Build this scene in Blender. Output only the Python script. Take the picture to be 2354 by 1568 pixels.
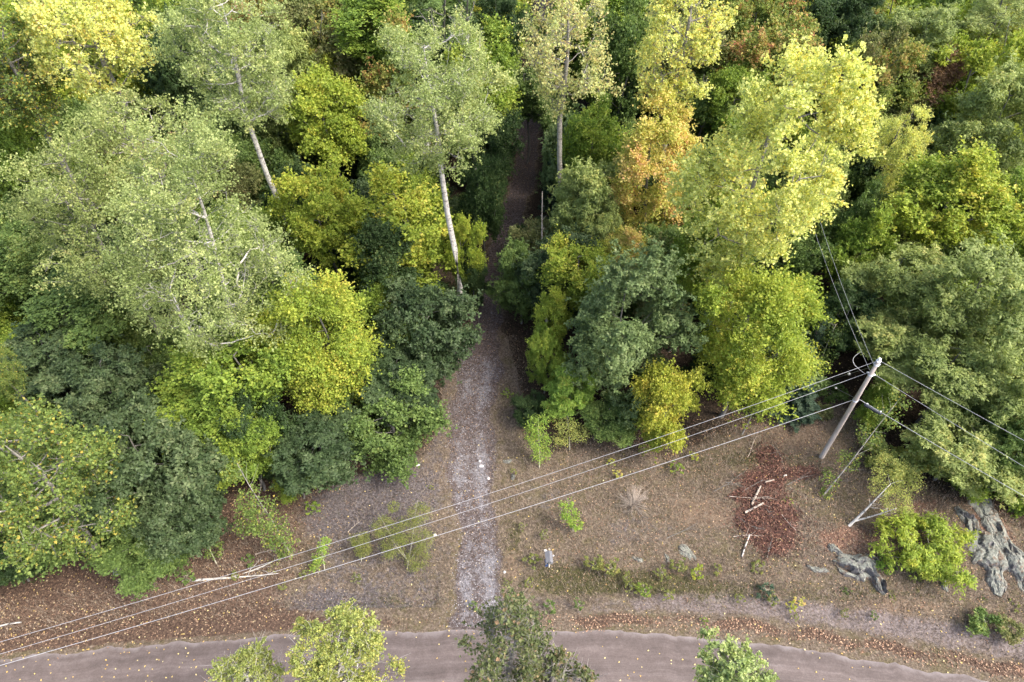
import bpy, math, random, zlib
import numpy as np
from mathutils import Vector
rng = np.random.default_rng(11)
random.seed(5)
for o in list(bpy.data.objects): bpy.data.objects.remove(o)
scene = bpy.context.scene
col = scene.collection
PI = math.pi

# ------------------------------------------------------------------ camera
HC, PITCH, FOC = 36.0, math.radians(47), 1569.0
cd = bpy.data.cameras.new('camera'); cam = bpy.data.objects.new('camera', cd); col.objects.link(cam)
cam.location = (0, 0, HC); cam.rotation_euler = (PI/2 - PITCH, 0, 0)
cd.sensor_width = 36; cd.lens = 36*FOC/2354; cd.clip_end = 2000; cd.clip_start = .1
scene.camera = cam
# ------------------------------------------------------------------ light
SUN_EL, SUN_AZ = math.radians(52), math.radians(112)     # azimuth clockwise from +Y
w = bpy.data.worlds.new('World'); scene.world = w; w.use_nodes = True
nt = w.node_tree; bg = nt.nodes['Background']
sky = nt.nodes.new('ShaderNodeTexSky'); sky.sky_type = 'NISHITA'; sky.sun_disc = False
sky.sun_elevation = SUN_EL; sky.sun_rotation = SUN_AZ; sky.dust_density = 5.0; sky.air_density = 1.0; sky.ozone_density = .7
nt.links.new(sky.outputs[0], bg.inputs[0]); bg.inputs[1].default_value = 0.15
ld = bpy.data.lights.new('sun', 'SUN'); ld.energy = 1.35; ld.angle = math.radians(18); ld.color = (1, .95, .86)
sun = bpy.data.objects.new('sun', ld); col.objects.link(sun)
sd = Vector((math.sin(SUN_AZ)*math.cos(SUN_EL), math.cos(SUN_AZ)*math.cos(SUN_EL), math.sin(SUN_EL)))
sun.rotation_euler = sd.to_track_quat('Z', 'Y').to_euler(); sun.location = (0, 0, 60)
vs = scene.view_settings; vs.view_transform = 'Standard'; vs.look = 'None'; vs.gamma = 1; vs.use_curve_mapping = False
vs.exposure = 1.6
scene.render.engine = 'CYCLES'
scene.cycles.max_bounces = 8; scene.cycles.diffuse_bounces = 6; scene.cycles.transmission_bounces = 6

# ------------------------------------------------------------------ helpers
_F = np.array([0, math.cos(PITCH), -math.sin(PITCH)]); _D = np.array([0, -math.sin(PITCH), -math.cos(PITCH)])
_C = np.array([0, 0, HC])
def at(px, py, z=0.0):
    """where the sight line of a photograph point meets the height z, and how many metres a photo pixel spans there"""
    r = _F + _D*(py-784)/FOC + np.array([1., 0, 0])*(px-1177)/FOC
    s = (z-HC)/r[2]
    return _C + r*s, s/FOC
def at2(px, py): return at(px, py)[0][:2]

_g = np.random.default_rng(3)
_gw = [(_g.uniform(.05, .6), _g.uniform(0, 2*PI), _g.uniform(0, 2*PI)) for _ in range(14)]
def road_edge_y(x):
    return np.interp(x, REX, REY)
_pts = [(-500, 1655), (0, 1505), (150, 1490), (300, 1476), (600, 1453), (900, 1441), (1177, 1437), (1500, 1443), (1700, 1462), (1896, 1490), (2099, 1525), (2302, 1560), (2700, 1640)]
_w = np.array([at2(*p) for p in _pts]); REX, REY = _w[:, 0], _w[:, 1]
REX = np.concatenate([[-400], REX, [400]]); REY = np.concatenate([[REY[0]-60], REY, [REY[-1]-60]])
ROADW = 5.6
def gz(x, y):
    """height of the ground"""
    x = np.asarray(x, float); y = np.asarray(y, float)
    h = np.zeros(np.broadcast(x, y).shape)
    for k, a, p in _gw: h = h + np.sin((x*math.cos(a)+y*math.sin(a))*k*2+p)*.035/(k+.35)
    e = y-road_edge_y(x)                                   # distance behind the road edge
    m = np.clip(e/3.0, 0, 1); m = m*m*(3-2*m)
    back = np.clip((-e-ROADW)/3.0, 0, 1)
    bank = .55*np.clip((x-10)/8, 0, 1)*np.clip((e-1.5)/5, 0, 1)
    ditch = -.18*np.exp(-((e-1.6)/.7)**2)
    return h*np.maximum(m, back)*.8 + bank*1.2 + ditch*np.clip(1-np.abs(x+1.6)/2.5 < 0, 0, 1)

def N(t, *k): return t.nodes.new(*k)
def mat(name):
    m = bpy.data.materials.new(name); m.use_nodes = True
    return m, m.node_tree, m.node_tree.nodes['Principled BSDF']
def ramp(t, stops, interp='LINEAR'):
    r = N(t, 'ShaderNodeValToRGB'); cr = r.color_ramp; cr.interpolation = interp
    while len(cr.elements) > 1: cr.elements.remove(cr.elements[-1])
    cr.elements[0].position = stops[0][0]; cr.elements[0].color = (*stops[0][1], 1)
    for p, c in stops[1:]:
        e = cr.elements.new(p); e.color = (*c, 1)
    return r
def math_(t, op, a, b=None, c=None, clamp=False):
    n = N(t, 'ShaderNodeMath'); n.operation = op; n.use_clamp = clamp
    for i, v in enumerate((a, b, c)):
        if v is None: continue
        if isinstance(v, (int, float)): n.inputs[i].default_value = v
        else: t.links.new(v, n.inputs[i])
    return n.outputs[0]
def mixc(t, f, a, b, mode='MIX'):
    n = N(t, 'ShaderNodeMix'); n.data_type = 'RGBA'; n.blend_type = mode
    for i, v in ((0, f), (6, a), (7, b)):
        if isinstance(v, (int, float)): n.inputs[i].default_value = v
        elif isinstance(v, tuple): n.inputs[i].default_value = (*v, 1)
        else: t.links.new(v, n.inputs[i])
    return n.outputs[2]
def noise(t, scale, detail=6, rough=.6, vec=None, dist=0.0):
    n = N(t, 'ShaderNodeTexNoise'); n.inputs['Scale'].default_value = scale; n.inputs['Detail'].default_value = detail
    n.inputs['Roughness'].default_value = rough; n.inputs['Distortion'].default_value = dist
    if vec is not None: t.links.new(vec, n.inputs['Vector'])
    return n.outputs[0]
def attr(t, name):
    a = N(t, 'ShaderNodeAttribute'); a.attribute_name = name; return a
def objco(t): return N(t, 'ShaderNodeTexCoord').outputs['Object']

def mesh_np(name, V, Fq, attrs=None, tri=False, smooth=False):
    """mesh from numpy arrays; Fq is (n,4) or (n,3) indices"""
    V = np.asarray(V, np.float32); Fq = np.asarray(Fq, np.int32); k = Fq.shape[1]
    me = bpy.data.meshes.new(name)
    me.vertices.add(len(V)); me.vertices.foreach_set('co', V.ravel())
    me.loops.add(Fq.size); me.loops.foreach_set('vertex_index', Fq.ravel())
    me.polygons.add(len(Fq)); me.polygons.foreach_set('loop_start', np.arange(0, Fq.size, k, dtype=np.int32))
    try: me.polygons.foreach_set('loop_total', np.full(len(Fq), k, np.int32))
    except Exception: pass
    me.polygons.foreach_set('use_smooth', np.full(len(Fq), smooth))
    for n_, a in (attrs or {}).items():
        a = np.asarray(a, np.float32)
        if a.ndim == 1: at_ = me.attributes.new(n_, 'FLOAT', 'POINT'); at_.data.foreach_set('value', a)
        else: at_ = me.attributes.new(n_, 'FLOAT_COLOR', 'POINT'); at_.data.foreach_set('color', a.ravel())
    me.update(calc_edges=True)
    return me
def link(name, me, parent=None, m=None, loc=None, kind=None):
    o = bpy.data.objects.new(name, me); col.objects.link(o)
    if parent: o.parent = parent
    if loc is not None: o.location = [float(v) for v in loc]
    if m is not None:
        if not me.materials: me.materials.append(m)
        o.material_slots[0].link = 'OBJECT'; o.material_slots[0].material = m
    if kind: o['kind'] = kind
    return o
def thing(name, label, cat, loc=(0, 0, 0), group=None, rz=0.0):
    o = bpy.data.objects.new(name, None); col.objects.link(o); o.empty_display_size = .2
    o.location = [float(v) for v in loc]; o.rotation_euler = (0, 0, rz); o['label'] = label; o['category'] = cat
    if group: o['group'] = group
    return o
def tag(o, label, cat, group=None):
    o['label'] = label; o['category'] = cat
    if group: o['group'] = group
    return o

class MB:
    """collects tubes, boxes and loose faces into one mesh"""
    def __init__(s): s.v = []; s.f = []; s.n = 0
    def tube(s, P, R, k=6, cap=True, jit=0.0):
        P = np.asarray(P, float); n = len(P); R = np.broadcast_to(np.asarray(R, float), (n,))
        T = np.gradient(P, axis=0); T /= np.linalg.norm(T, axis=1)[:, None]+1e-9
        ref = np.array([0, 0, 1.]) if abs(T[0, 2]) < .9 else np.array([1., 0, 0])
        U = np.cross(T, ref); U /= np.linalg.norm(U, axis=1)[:, None]+1e-9; W = np.cross(T, U)
        a = np.arange(k)*2*PI/k
        ring = P[:, None]+R[:, None, None]*(np.cos(a)[None, :, None]*U[:, None]+np.sin(a)[None, :, None]*W[:, None])
        if jit: ring = ring + rng.normal(0, jit, ring.shape)*R[:, None, None]
        b = s.n; s.v.append(ring.reshape(-1, 3)); s.n += n*k
        i, j = np.meshgrid(np.arange(n-1), np.arange(k), indexing='ij'); j2 = (j+1) % k
        s.f.append(np.stack([b+i*k+j, b+i*k+j2, b+(i+1)*k+j2, b+(i+1)*k+j], -1).reshape(-1, 4))
        if cap:
            for e, q in ((0, P[0]), (n-1, P[-1])):
                s.v.append(q[None]); c = s.n; s.n += 1; jj = np.arange(0, k, 2)
                s.f.append(np.stack([b+e*k+jj, b+e*k+(jj+1) % k, b+e*k+(jj+2) % k, np.full(len(jj), c)], -1))
    def box(s, c, d, rot=None):
        q = np.array([[x, y, z] for x in (-.5, .5) for y in (-.5, .5) for z in (-.5, .5)])*np.asarray(d, float)
        if rot is not None: q = q@np.asarray(rot).T
        b = s.n; s.v.append(q+np.asarray(c, float)); s.n += 8
        s.f.append(b+np.array([[0, 1, 3, 2], [4, 6, 7, 5], [0, 4, 5, 1], [2, 3, 7, 6], [0, 2, 6, 4], [1, 5, 7, 3]]))
    def mesh(s, name, smooth=True):
        return mesh_np(name, np.concatenate(s.v), np.concatenate(s.f), smooth=smooth)
def rotm(ax, a):
    c, s_ = math.cos(a), math.sin(a)
    return np.array({'x': [[1, 0, 0], [0, c, -s_], [0, s_, c]], 'y': [[c, 0, s_], [0, 1, 0], [-s_, 0, c]], 'z': [[c, -s_, 0], [s_, c, 0], [0, 0, 1]]}[ax])

# ------------------------------------------------------------------ leaf palettes
# v = wl*leaf random + (1-wl)*clump random picks the colour
PAL = {
 'silver':  (.45, [(0, (.19, .26, .07)), (.4, (.31, .39, .115)), (.75, (.44, .51, .18)), (.95, (.60, .60, .20))]),
 'silverp': (.6, [(0, (.24, .33, .10)), (.4, (.36, .46, .15)), (.75, (.52, .60, .22)), (.95, (.70, .68, .25))]),
 'silverd': (.45, [(0, (.17, .23, .06)), (.45, (.30, .37, .10)), (.8, (.46, .51, .17)), (.93, (.50, .48, .16)), (.985, (.46, .27, .17))]),
 'yelpop':  (.75, [(0, (.36, .44, .10)), (.35, (.58, .64, .17)), (.7, (.80, .80, .22)), (.88, (.78, .64, .08)), (.97, (.42, .24, .10))]),
 'yelbrn':  (.6, [(0, (.30, .38, .13)), (.35, (.50, .55, .20)), (.68, (.68, .65, .24)), (.86, (.58, .44, .17)), (.96, (.24, .15, .10))]),
 'yelspot': (.9, [(0, (.10, .165, .03)), (.45, (.165, .25, .045)), (.80, (.24, .33, .06)), (.92, (.42, .40, .05)), (.98, (.60, .42, .04))]),
 'lime':    (.4, [(0, (.10, .185, .016)), (.35, (.175, .28, .022)), (.65, (.26, .37, .026)), (.92, (.37, .43, .035))]),
 'limey':   (.4, [(0, (.16, .25, .018)), (.35, (.27, .37, .022)), (.7, (.39, .46, .028)), (.94, (.54, .48, .04))]),
 'gold':    (.35, [(0, (.22, .31, .025)), (.4, (.37, .43, .03)), (.78, (.52, .50, .04)), (.96, (.62, .45, .05))]),
 'orange':  (.4, [(0, (.32, .40, .05)), (.4, (.50, .52, .08)), (.68, (.70, .58, .14)), (.9, (.76, .50, .18)), (.99, (.72, .40, .17))]),
 'ogreen':  (.35, [(0, (.13, .20, .035)), (.5, (.24, .31, .05)), (.72, (.40, .34, .07)), (.88, (.50, .26, .08)), (.97, (.46, .16, .07))]),
 'mid':     (.45, [(0, (.06, .115, .022)), (.4, (.12, .20, .04)), (.75, (.20, .30, .06)), (.95, (.32, .38, .08))]),
 'ashg':    (.5, [(0, (.13, .19, .042)), (.4, (.235, .305, .075)), (.75, (.36, .43, .11)), (.96, (.50, .48, .13))]),
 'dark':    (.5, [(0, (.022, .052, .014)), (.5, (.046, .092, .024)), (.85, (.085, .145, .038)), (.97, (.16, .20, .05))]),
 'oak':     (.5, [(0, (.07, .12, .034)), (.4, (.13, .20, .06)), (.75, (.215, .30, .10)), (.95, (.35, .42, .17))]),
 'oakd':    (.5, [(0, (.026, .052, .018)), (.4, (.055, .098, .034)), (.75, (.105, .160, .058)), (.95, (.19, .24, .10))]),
 'olive':   (.5, [(0, (.11, .14, .035)), (.4, (.19, .22, .065)), (.75, (.28, .29, .10)), (.93, (.38, .27, .13))]),
 'rust':    (.5, [(0, (.16, .09, .045)), (.5, (.28, .16, .085)), (.85, (.40, .25, .13)), (.97, (.36, .36, .10))]),
 'red':     (.5, [(0, (.16, .06, .045)), (.5, (.28, .10, .07)), (.9, (.34, .16, .09))]),
 'pine':    (.5, [(0, (.035, .07, .045)), (.5, (.07, .125, .075)), (.9, (.13, .20, .12))]),
 'birch':   (.7, [(0, (.20, .25, .05)), (.4, (.32, .38, .08)), (.75, (.46, .50, .12)), (.95, (.58, .50, .10))]),
 'brnleaf': (.8, [(0, (.08, .11, .035)), (.5, (.14, .18, .06)), (.78, (.23, .24, .10)), (.9, (.32, .20, .11)), (.97, (.52, .46, .24))]),
 'weedy':   (.6, [(0, (.13, .165, .035)), (.4, (.21, .25, .055)), (.75, (.31, .33, .075)), (.96, (.42, .36, .08))]),
 'bright':  (.5, [(0, (.13, .25, .022)), (.4, (.22, .37, .035)), (.8, (.34, .48, .05)), (.96, (.50, .50, .06))]),
}
LM = {}
for pn, (wl, stops) in PAL.items():
    m, t, p = mat('leaf_'+pn)
    lr, cr = attr(t, 'lr').outputs['Fac'], attr(t, 'cr').outputs['Fac']
    oi = N(t, 'ShaderNodeObjectInfo')
    ocr = math_(t, 'MULTIPLY_ADD', oi.outputs['Random'], .16, -.08)
    v = math_(t, 'ADD', math_(t, 'ADD', math_(t, 'MULTIPLY', lr, wl), math_(t, 'MULTIPLY', cr, 1-wl)), ocr, clamp=True)
    r = ramp(t, stops); t.links.new(v, r.inputs[0])
    hsv = N(t, 'ShaderNodeHueSaturation'); t.links.new(r.outputs[0], hsv.inputs['Color'])
    hsv.inputs['Saturation'].default_value = .90
    t.links.new(math_(t, 'MULTIPLY_ADD', math_(t, 'FRACT', math_(t, 'MULTIPLY', lr, 37.7)), .45, .80), hsv.inputs['Value'])
    t.links.new(hsv.outputs[0], p.inputs['Base Color'])
    p.inputs['Roughness'].default_value = .5; p.inputs['Specular IOR Level'].default_value = .28
    tr = N(t, 'ShaderNodeBsdfTranslucent'); t.links.new(mixc(t, .4, hsv.outputs[0], (1, 1, .25), 'MULTIPLY'), tr.inputs[0])
    ms = N(t, 'ShaderNodeMixShader'); ms.inputs[0].default_value = .46
    t.links.new(p.outputs[0], ms.inputs[1]); t.links.new(tr.outputs[0], ms.inputs[2])
    t.links.new(ms.outputs[0], t.nodes['Material Output'].inputs[0])
    LM[pn] = m
def bark(name, a, b, sc=(6, 6, 1.2), marks=None, rough=.85):
    m, t, p = mat(name)
    mp = N(t, 'ShaderNodeMapping'); mp.inputs['Scale'].default_value = sc; t.links.new(objco(t), mp.inputs[0])
    n = noise(t, 1.6, 8, .7, mp.outputs[0]); c = ramp(t, [(.3, a), (.7, b)]); t.links.new(n, c.inputs[0]); out = c.outputs[0]
    if marks:
        mp2 = N(t, 'ShaderNodeMapping'); mp2.inputs['Scale'].default_value = (2.5, 2.5, 9); t.links.new(objco(t), mp2.inputs[0])
        n2 = noise(t, 1.1, 5, .7, mp2.outputs[0]); f = ramp(t, [(.52, (0, 0, 0)), (.62, (1, 1, 1))]); t.links.new(n2, f.inputs[0])
        out = mixc(t, f.outputs[0], out, marks)
    t.links.new(out, p.inputs['Base Color']); p.inputs['Roughness'].default_value = rough
    bp = N(t, 'ShaderNodeBump'); bp.inputs['Strength'].default_value = .6; bp.inputs['Distance'].default_value = .03
    t.links.new(n, bp.inputs['Height']); t.links.new(bp.outputs[0], p.inputs['Normal'])
    return m
B_WHITE = bark('bark_birch', (.36, .35, .32), (.56, .54, .51), marks=(.07, .06, .06))
B_ASPEN = bark('bark_aspen', (.17, .16, .145), (.36, .34, .31), marks=(.10, .09, .085))
B_GREY = bark('bark_grey', (.08, .075, .07), (.20, .19, .175))
B_BROWN = bark('bark_brown', (.06, .05, .045), (.14, .12, .10))
B_TAN = bark('bark_cut', (.30, .25, .21), (.48, .42, .36))
B_YOUNG = bark('bark_young', (.27, .26, .19), (.42, .40, .31))

# ------------------------------------------------------------------ foliage and branches
def leaves_mesh(name, C, A, Nn, L, W, lr, cr, fold=.18):
    n = len(C)
    A = A/(np.linalg.norm(A, axis=1)[:, None]+1e-9); B = np.cross(Nn, A); B /= np.linalg.norm(B, axis=1)[:, None]+1e-9
    N2 = np.cross(A, B); L = np.broadcast_to(L, (n,))[:, None]; W = np.broadcast_to(W, (n,))[:, None]
    V = np.stack([C-A*L*.5, C+B*W*.5+N2*L*fold+A*L*.05, C+A*L*.5-N2*L*.08, C-B*W*.5+N2*L*fold+A*L*.05], 1).reshape(-1, 3)
    Fq = np.arange(4*n).reshape(n, 4)
    return mesh_np(name, V, Fq, {'lr': np.repeat(lr, 4), 'cr': np.repeat(cr, 4)})
def sph(n):
    d = rng.normal(size=(n, 3)); return d/np.linalg.norm(d, axis=1)[:, None]
def bumpy(dirs, seed, amp):
    g = np.random.default_rng(seed); f = np.ones(len(dirs))
    for _ in range(7):
        a = g.normal(size=3); a /= np.linalg.norm(a); k = g.uniform(1.5, 5); f += amp*.38*np.sin(dirs@a*k+g.uniform(0, 6))
    return f
def lobes(style, S, seed):
    """centres and radii of leaf puffs, in metres; S = (R, R, V)"""
    n_l, lrad, spread = {'maple': (30, .29, .80), 'oak': (24, .32, .76), 'ash': (24, .31, .78), 'aspen': (52, .22, .84), 'poplar': (46, .23, .84), 'weed': (13, .22, .72), 'bush': (9, .42, .6), 'sapling': (14, .3, .65)}[style]
    i = np.arange(n_l)+.5; ph = np.arccos(1-2*i/n_l); th = PI*(1+5**.5)*i+rng.uniform(0, 6)
    D = np.stack([np.cos(th)*np.sin(ph), np.sin(th)*np.sin(ph), np.cos(ph)], 1)+rng.normal(0, .22, (n_l, 3))
    D /= np.linalg.norm(D, axis=1)[:, None]
    r = spread*rng.uniform(.35, 1.08, n_l)**.75*np.clip(bumpy(D, seed, .24), .72, 1.12)
    C = D*r[:, None]
    if style in ('aspen', 'poplar', 'sapling'): C[:, :2] *= (1-.22*np.clip(C[:, 2:3], 0, 1))*(1-.10*np.clip(-C[:, 2:3], 0, 1))
    LR = lrad*rng.uniform(.65, 1.25, n_l)
    per = {'maple': 11, 'oak': 9, 'ash': 9, 'aspen': 9, 'poplar': 9, 'bush': 7, 'weed': 3, 'sapling': 4}[style]
    P, Q, K = [], [], []
    for c, d, l in zip(C, D, LR):
        u = sph(per)+d*.55+np.array([0, 0, .35]); u /= np.linalg.norm(u, axis=1)[:, None]
        q = c+u*l*rng.uniform(.45, 1.0, per)[:, None]
        P.append(q); K.append(np.clip(rng.normal(rng.uniform(.2, .8), .2, per), 0, 1))
        Q.append(np.full(per, l)*rng.uniform(.32, .66, per))
    P = np.concatenate(P); Q = np.concatenate(Q); K = np.concatenate(K)
    S = np.asarray(S, float)
    return P*S, Q*S.mean(), K
def foliage(name, style, P, Q, K, n, L):
    """n leaves of length L spread through the puffs"""
    wgt = Q**2*rng.uniform(.5, 1.5, len(Q)); wgt = wgt/wgt.sum(); idx = rng.choice(len(P), n if style not in ('oak', 'ash') else max(1, n//7), p=wgt)
    d = sph(len(idx)); 
    flat = {'maple': .5, 'oak': .62, 'ash': .6, 'aspen': 1.25, 'poplar': 1.15, 'bush': .8, 'weed': 1.2, 'sapling': .8}[style]
    if style in ('maple', 'oak', 'ash', 'bush'): d[:, 2] = np.where(d[:, 2] < -.15, np.abs(d[:, 2])*rng.choice([1, 1, -1], len(d)), d[:, 2])
    rad = rng.random(len(idx))**(.34)*rng.uniform(.75, 1.12, len(idx))
    out_ = P/(np.linalg.norm(P, axis=1)[:, None]+1e-6); ntw = 6 if style in ('aspen', 'poplar', 'sapling') else 8
    tw = sph(len(P)*ntw).reshape(len(P), ntw, 3)+out_[:, None]*.75+np.array([0, 0, .3 if style in ('maple', 'oak', 'ash') else .45]); tw /= np.linalg.norm(tw, axis=2)[:, :, None]
    tw *= rng.uniform(.7, 1.7, (len(P), ntw, 1)); tsel = tw[idx, rng.integers(0, ntw, len(idx))]
    spray = tsel*(rng.random(len(idx))**.6*1.25)[:, None]+rng.normal(0, .125, (len(idx), 3))*(.6+.8*rng.random((len(idx), 1)))
    w_ = {'maple': .55, 'oak': .4, 'ash': .45}.get(style, .85); use = (rng.random(len(idx)) < w_)[:, None]
    off = np.where(use, spray, d*rad[:, None]*np.array([1, 1, flat]))
    C = P[idx]+off*Q[idx][:, None]*np.array([1, 1, 1]); k = K[idx]
    if style in ('oak', 'ash'):
        m = 7; n2 = len(C)*m
        C = np.repeat(C, m, 0); d = np.repeat(d, m, 0); k = np.repeat(k, m)
        a = rng.uniform(0, 2*PI, n2)
        ax = d*.7+np.array([0, 0, .45]); ax /= np.linalg.norm(ax, axis=1)[:, None]          # rosette axis
        u = np.cross(ax, [0.31, .95, 0.05]); u /= np.linalg.norm(u, axis=1)[:, None]; v = np.cross(ax, u)
        A = u*np.cos(a)[:, None]+v*np.sin(a)[:, None]+ax*rng.uniform(-.25, .5, n2)[:, None]-np.array([0, 0, .35 if style == 'ash' else 0])
        A /= np.linalg.norm(A, axis=1)[:, None]
        Nn = ax+rng.normal(0, .25, (n2, 3)); ll = L*rng.uniform(.7, 1.25, n2)
        C = C+A*ll[:, None]*.5
        if style == 'ash': C += ax*rng.uniform(-1.2, .8, n2)[:, None]*L*.5
        return leaves_mesh(name, C, A, Nn, ll, ll*(.42 if style == 'oak' else .30), np.repeat(rng.random(n2//m), m)*.6+.4*rng.random(n2), k)
    n = len(C)
    up = {'maple': 1.0, 'aspen': .35, 'poplar': .45, 'bush': .7, 'weed': .8, 'sapling': .4}[style]
    Nn = d*.7+np.array([0, 0, up])+rng.normal(0, .42 if style == 'maple' else .6, (n, 3))
    ll = L*np.clip(rng.lognormal(-.12, .27, n), .45, 1.35)
    return leaves_mesh(name, C, rng.normal(size=(n, 3))-np.array([0, 0, .3]), Nn, ll, ll*rng.uniform(.75, 1.0, n), rng.random(n), k)

def skeleton(T0, targets, maxang=.5, low=.0):
    """grow branches from trunk nodes T0 (list of points) to every target; returns chains of node ids, nodes, radii weights"""
    nodes = [np.array(p, float) for p in T0]; par = [i-1 for i in range(len(T0))]; chains = [list(range(len(T0)))]
    owner = [-1]*len(T0); top = []
    order = np.argsort(np.linalg.norm(targets[:, :2], axis=1))
    for ti in order:
        g = targets[ti]; A = np.array(nodes); dv = g-A; dist = np.linalg.norm(dv, axis=1)
        rise = dv[:, 2]; cost = dist+np.where(rise < dist*.25, (dist*.25-rise)*1.1, 0)+np.where(np.arange(len(A)) < 2, .5, 0)
        j = int(np.argmin(cost)); p0 = nodes[j]; seg = 4
        mid = p0+(g-p0)*.5+np.array([0, 0, -.08*dist[j]])+rng.normal(0, .06*dist[j]+.005, 3)
        ids = [j]; own = owner[j]
        if own == -1: own = len(top); top.append(own)
        for s_ in range(1, seg+1):
            tt = s_/seg; q = (1-tt)**2*p0+2*tt*(1-tt)*mid+tt*tt*g+rng.normal(0, .02*dist[j], 3)*(s_ < seg)
            nodes.append(q); par.append(ids[-1]); owner.append(own); ids.append(len(nodes)-1)
        chains.append(ids)
    cnt = np.zeros(len(nodes))
    for ids in chains[1:]: cnt[ids[-1]] += 1
    cnt[len(T0)-1] += 1
    for i in range(len(nodes)-1, 0, -1):
        if par[i] >= 0: cnt[par[i]] += cnt[i]
    return np.array(nodes), chains, cnt, owner
def trunk_pts(V, lean, bend, top=.72):
    z = np.linspace(-1, top, 9); ph = rng.uniform(0, 6); 
    return np.stack([lean[0]*(z+1)*V+bend*V*.10*np.sin((z+1)*2.1+ph)-bend*V*.10*math.sin(ph), lean[1]*(z+1)*V+bend*V*.10*np.cos((z+1)*1.7+ph)-bend*V*.10*math.cos(ph), z*V], 1)

VAR = {}
def make_variant(key, style, R, V, n, L, twig=.010, limbs=False, lean=(0, 0), bend=.5, extra=0, P=None):
    lb = lobes(style, (R, R, V), zlib.crc32(str(key).encode()) % 9999) if P is None else P
    T = trunk_pts(V, lean, bend)
    nodes, chains, cnt, owner = skeleton(T, lb[0])
    rad = twig*np.maximum(cnt, 1)**(.46 if limbs else .44)
    groups = {}
    for c in chains:
        g = owner[c[1]] if c is not chains[0] else -1
        if not limbs: g = 0 if g >= 0 else -1
        groups.setdefault(g, []).append(c)
    out = {'style': style, 'R': R, 'V': V, 'base_r': float(rad[0]), 'limbs': [], 'T0': T[0]}
    for g, cs in groups.items():
        mb = MB()
        for c in cs:
            P_ = nodes[c]; r_ = rad[c].copy()
            if c is not chains[0]: r_[0] = min(r_[0], r_[1]*1.25); r_[-1] = twig*.45
            else: r_[-1] *= .6
            mb.tube(P_, r_, 7 if c is chains[0] else (5 if r_[0] > .03 else 3), cap=False)
        # loose twigs, bare among the leaves
        if extra and g != -1:
            for c in cs:
                for _ in range(extra):
                    j = c[rng.integers(1, len(c))]; d_ = sph(1)[0]*np.array([1, 1, .6])+np.array([0, 0, .5]); l = rng.uniform(.25, .65)
                    q = nodes[j]; mb.tube([q, q+d_*l*.5+rng.normal(0, .04, 3), q+d_*l], [twig*.9, twig*.7, twig*.35], 3, cap=False)
        me = mb.mesh(f'{style}_wood')
        if g == -1: out['stem'] = me
        else: out['limbs'].append(me)
    out['leaf'] = foliage(f'{style}_leaves', style, *lb, n, L)
    VAR[key] = out
    return out

def needle_variant(key, h, r, n=14000):
    """spruce or pine: tiers of drooping boughs of needles round a straight stem"""
    C, A, K = [], [], []; mb = MB(); mb.tube([[0, 0, 0], [0, 0, h*.5], [0, 0, h]], [h*.014, h*.009, .01], 6)
    tiers = int(h*2.6)
    for i in range(tiers):
        z = h*(.10+.9*i/tiers); rr = r*(1-i/tiers)**.8+.08
        for b in range(rng.integers(6, 9)):
            a = rng.uniform(0, 2*PI); ln = rr*rng.uniform(.7, 1.1); tip = np.array([math.cos(a)*ln, math.sin(a)*ln, z-ln*.12+rng.uniform(-.05, .1)]); st = np.array([0, 0, z])
            mb.tube([st, (st+tip)/2+[0, 0, .05*ln], tip], [.016, .011, .004], 3, cap=False)
            m = max(6, int(n*ln/(tiers*7.5*r*.55))); tt = rng.uniform(.12, 1.05, m)**.8
            w_ = (1-tt)*.32*ln+.06
            side = np.array([-math.sin(a), math.cos(a), 0]); c = st+(tip-st)*tt[:, None]+side*(rng.uniform(-1, 1, m)*w_)[:, None]+rng.normal(0, .035, (m, 3))
            C.append(c); K.append(np.full(m, rng.random())); A.append((tip-st)/ln+side*rng.uniform(-1.2, 1.2, m)[:, None]+rng.normal(0, .25, (m, 3))+np.array([0, 0, .3]))
    C = np.concatenate(C); A = np.concatenate(A); K = np.concatenate(K); nn = len(C)
    me = leaves_mesh('needles', C, A, np.array([0, 0, 1.])+rng.normal(0, .3, (nn, 3)), rng.uniform(.12, .24, nn), .045, rng.random(nn), K, .05)
    VAR[key] = {'leaf': me, 'wood': mb.mesh('conifer_stem'), 'h': h, 'r': r}

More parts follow.
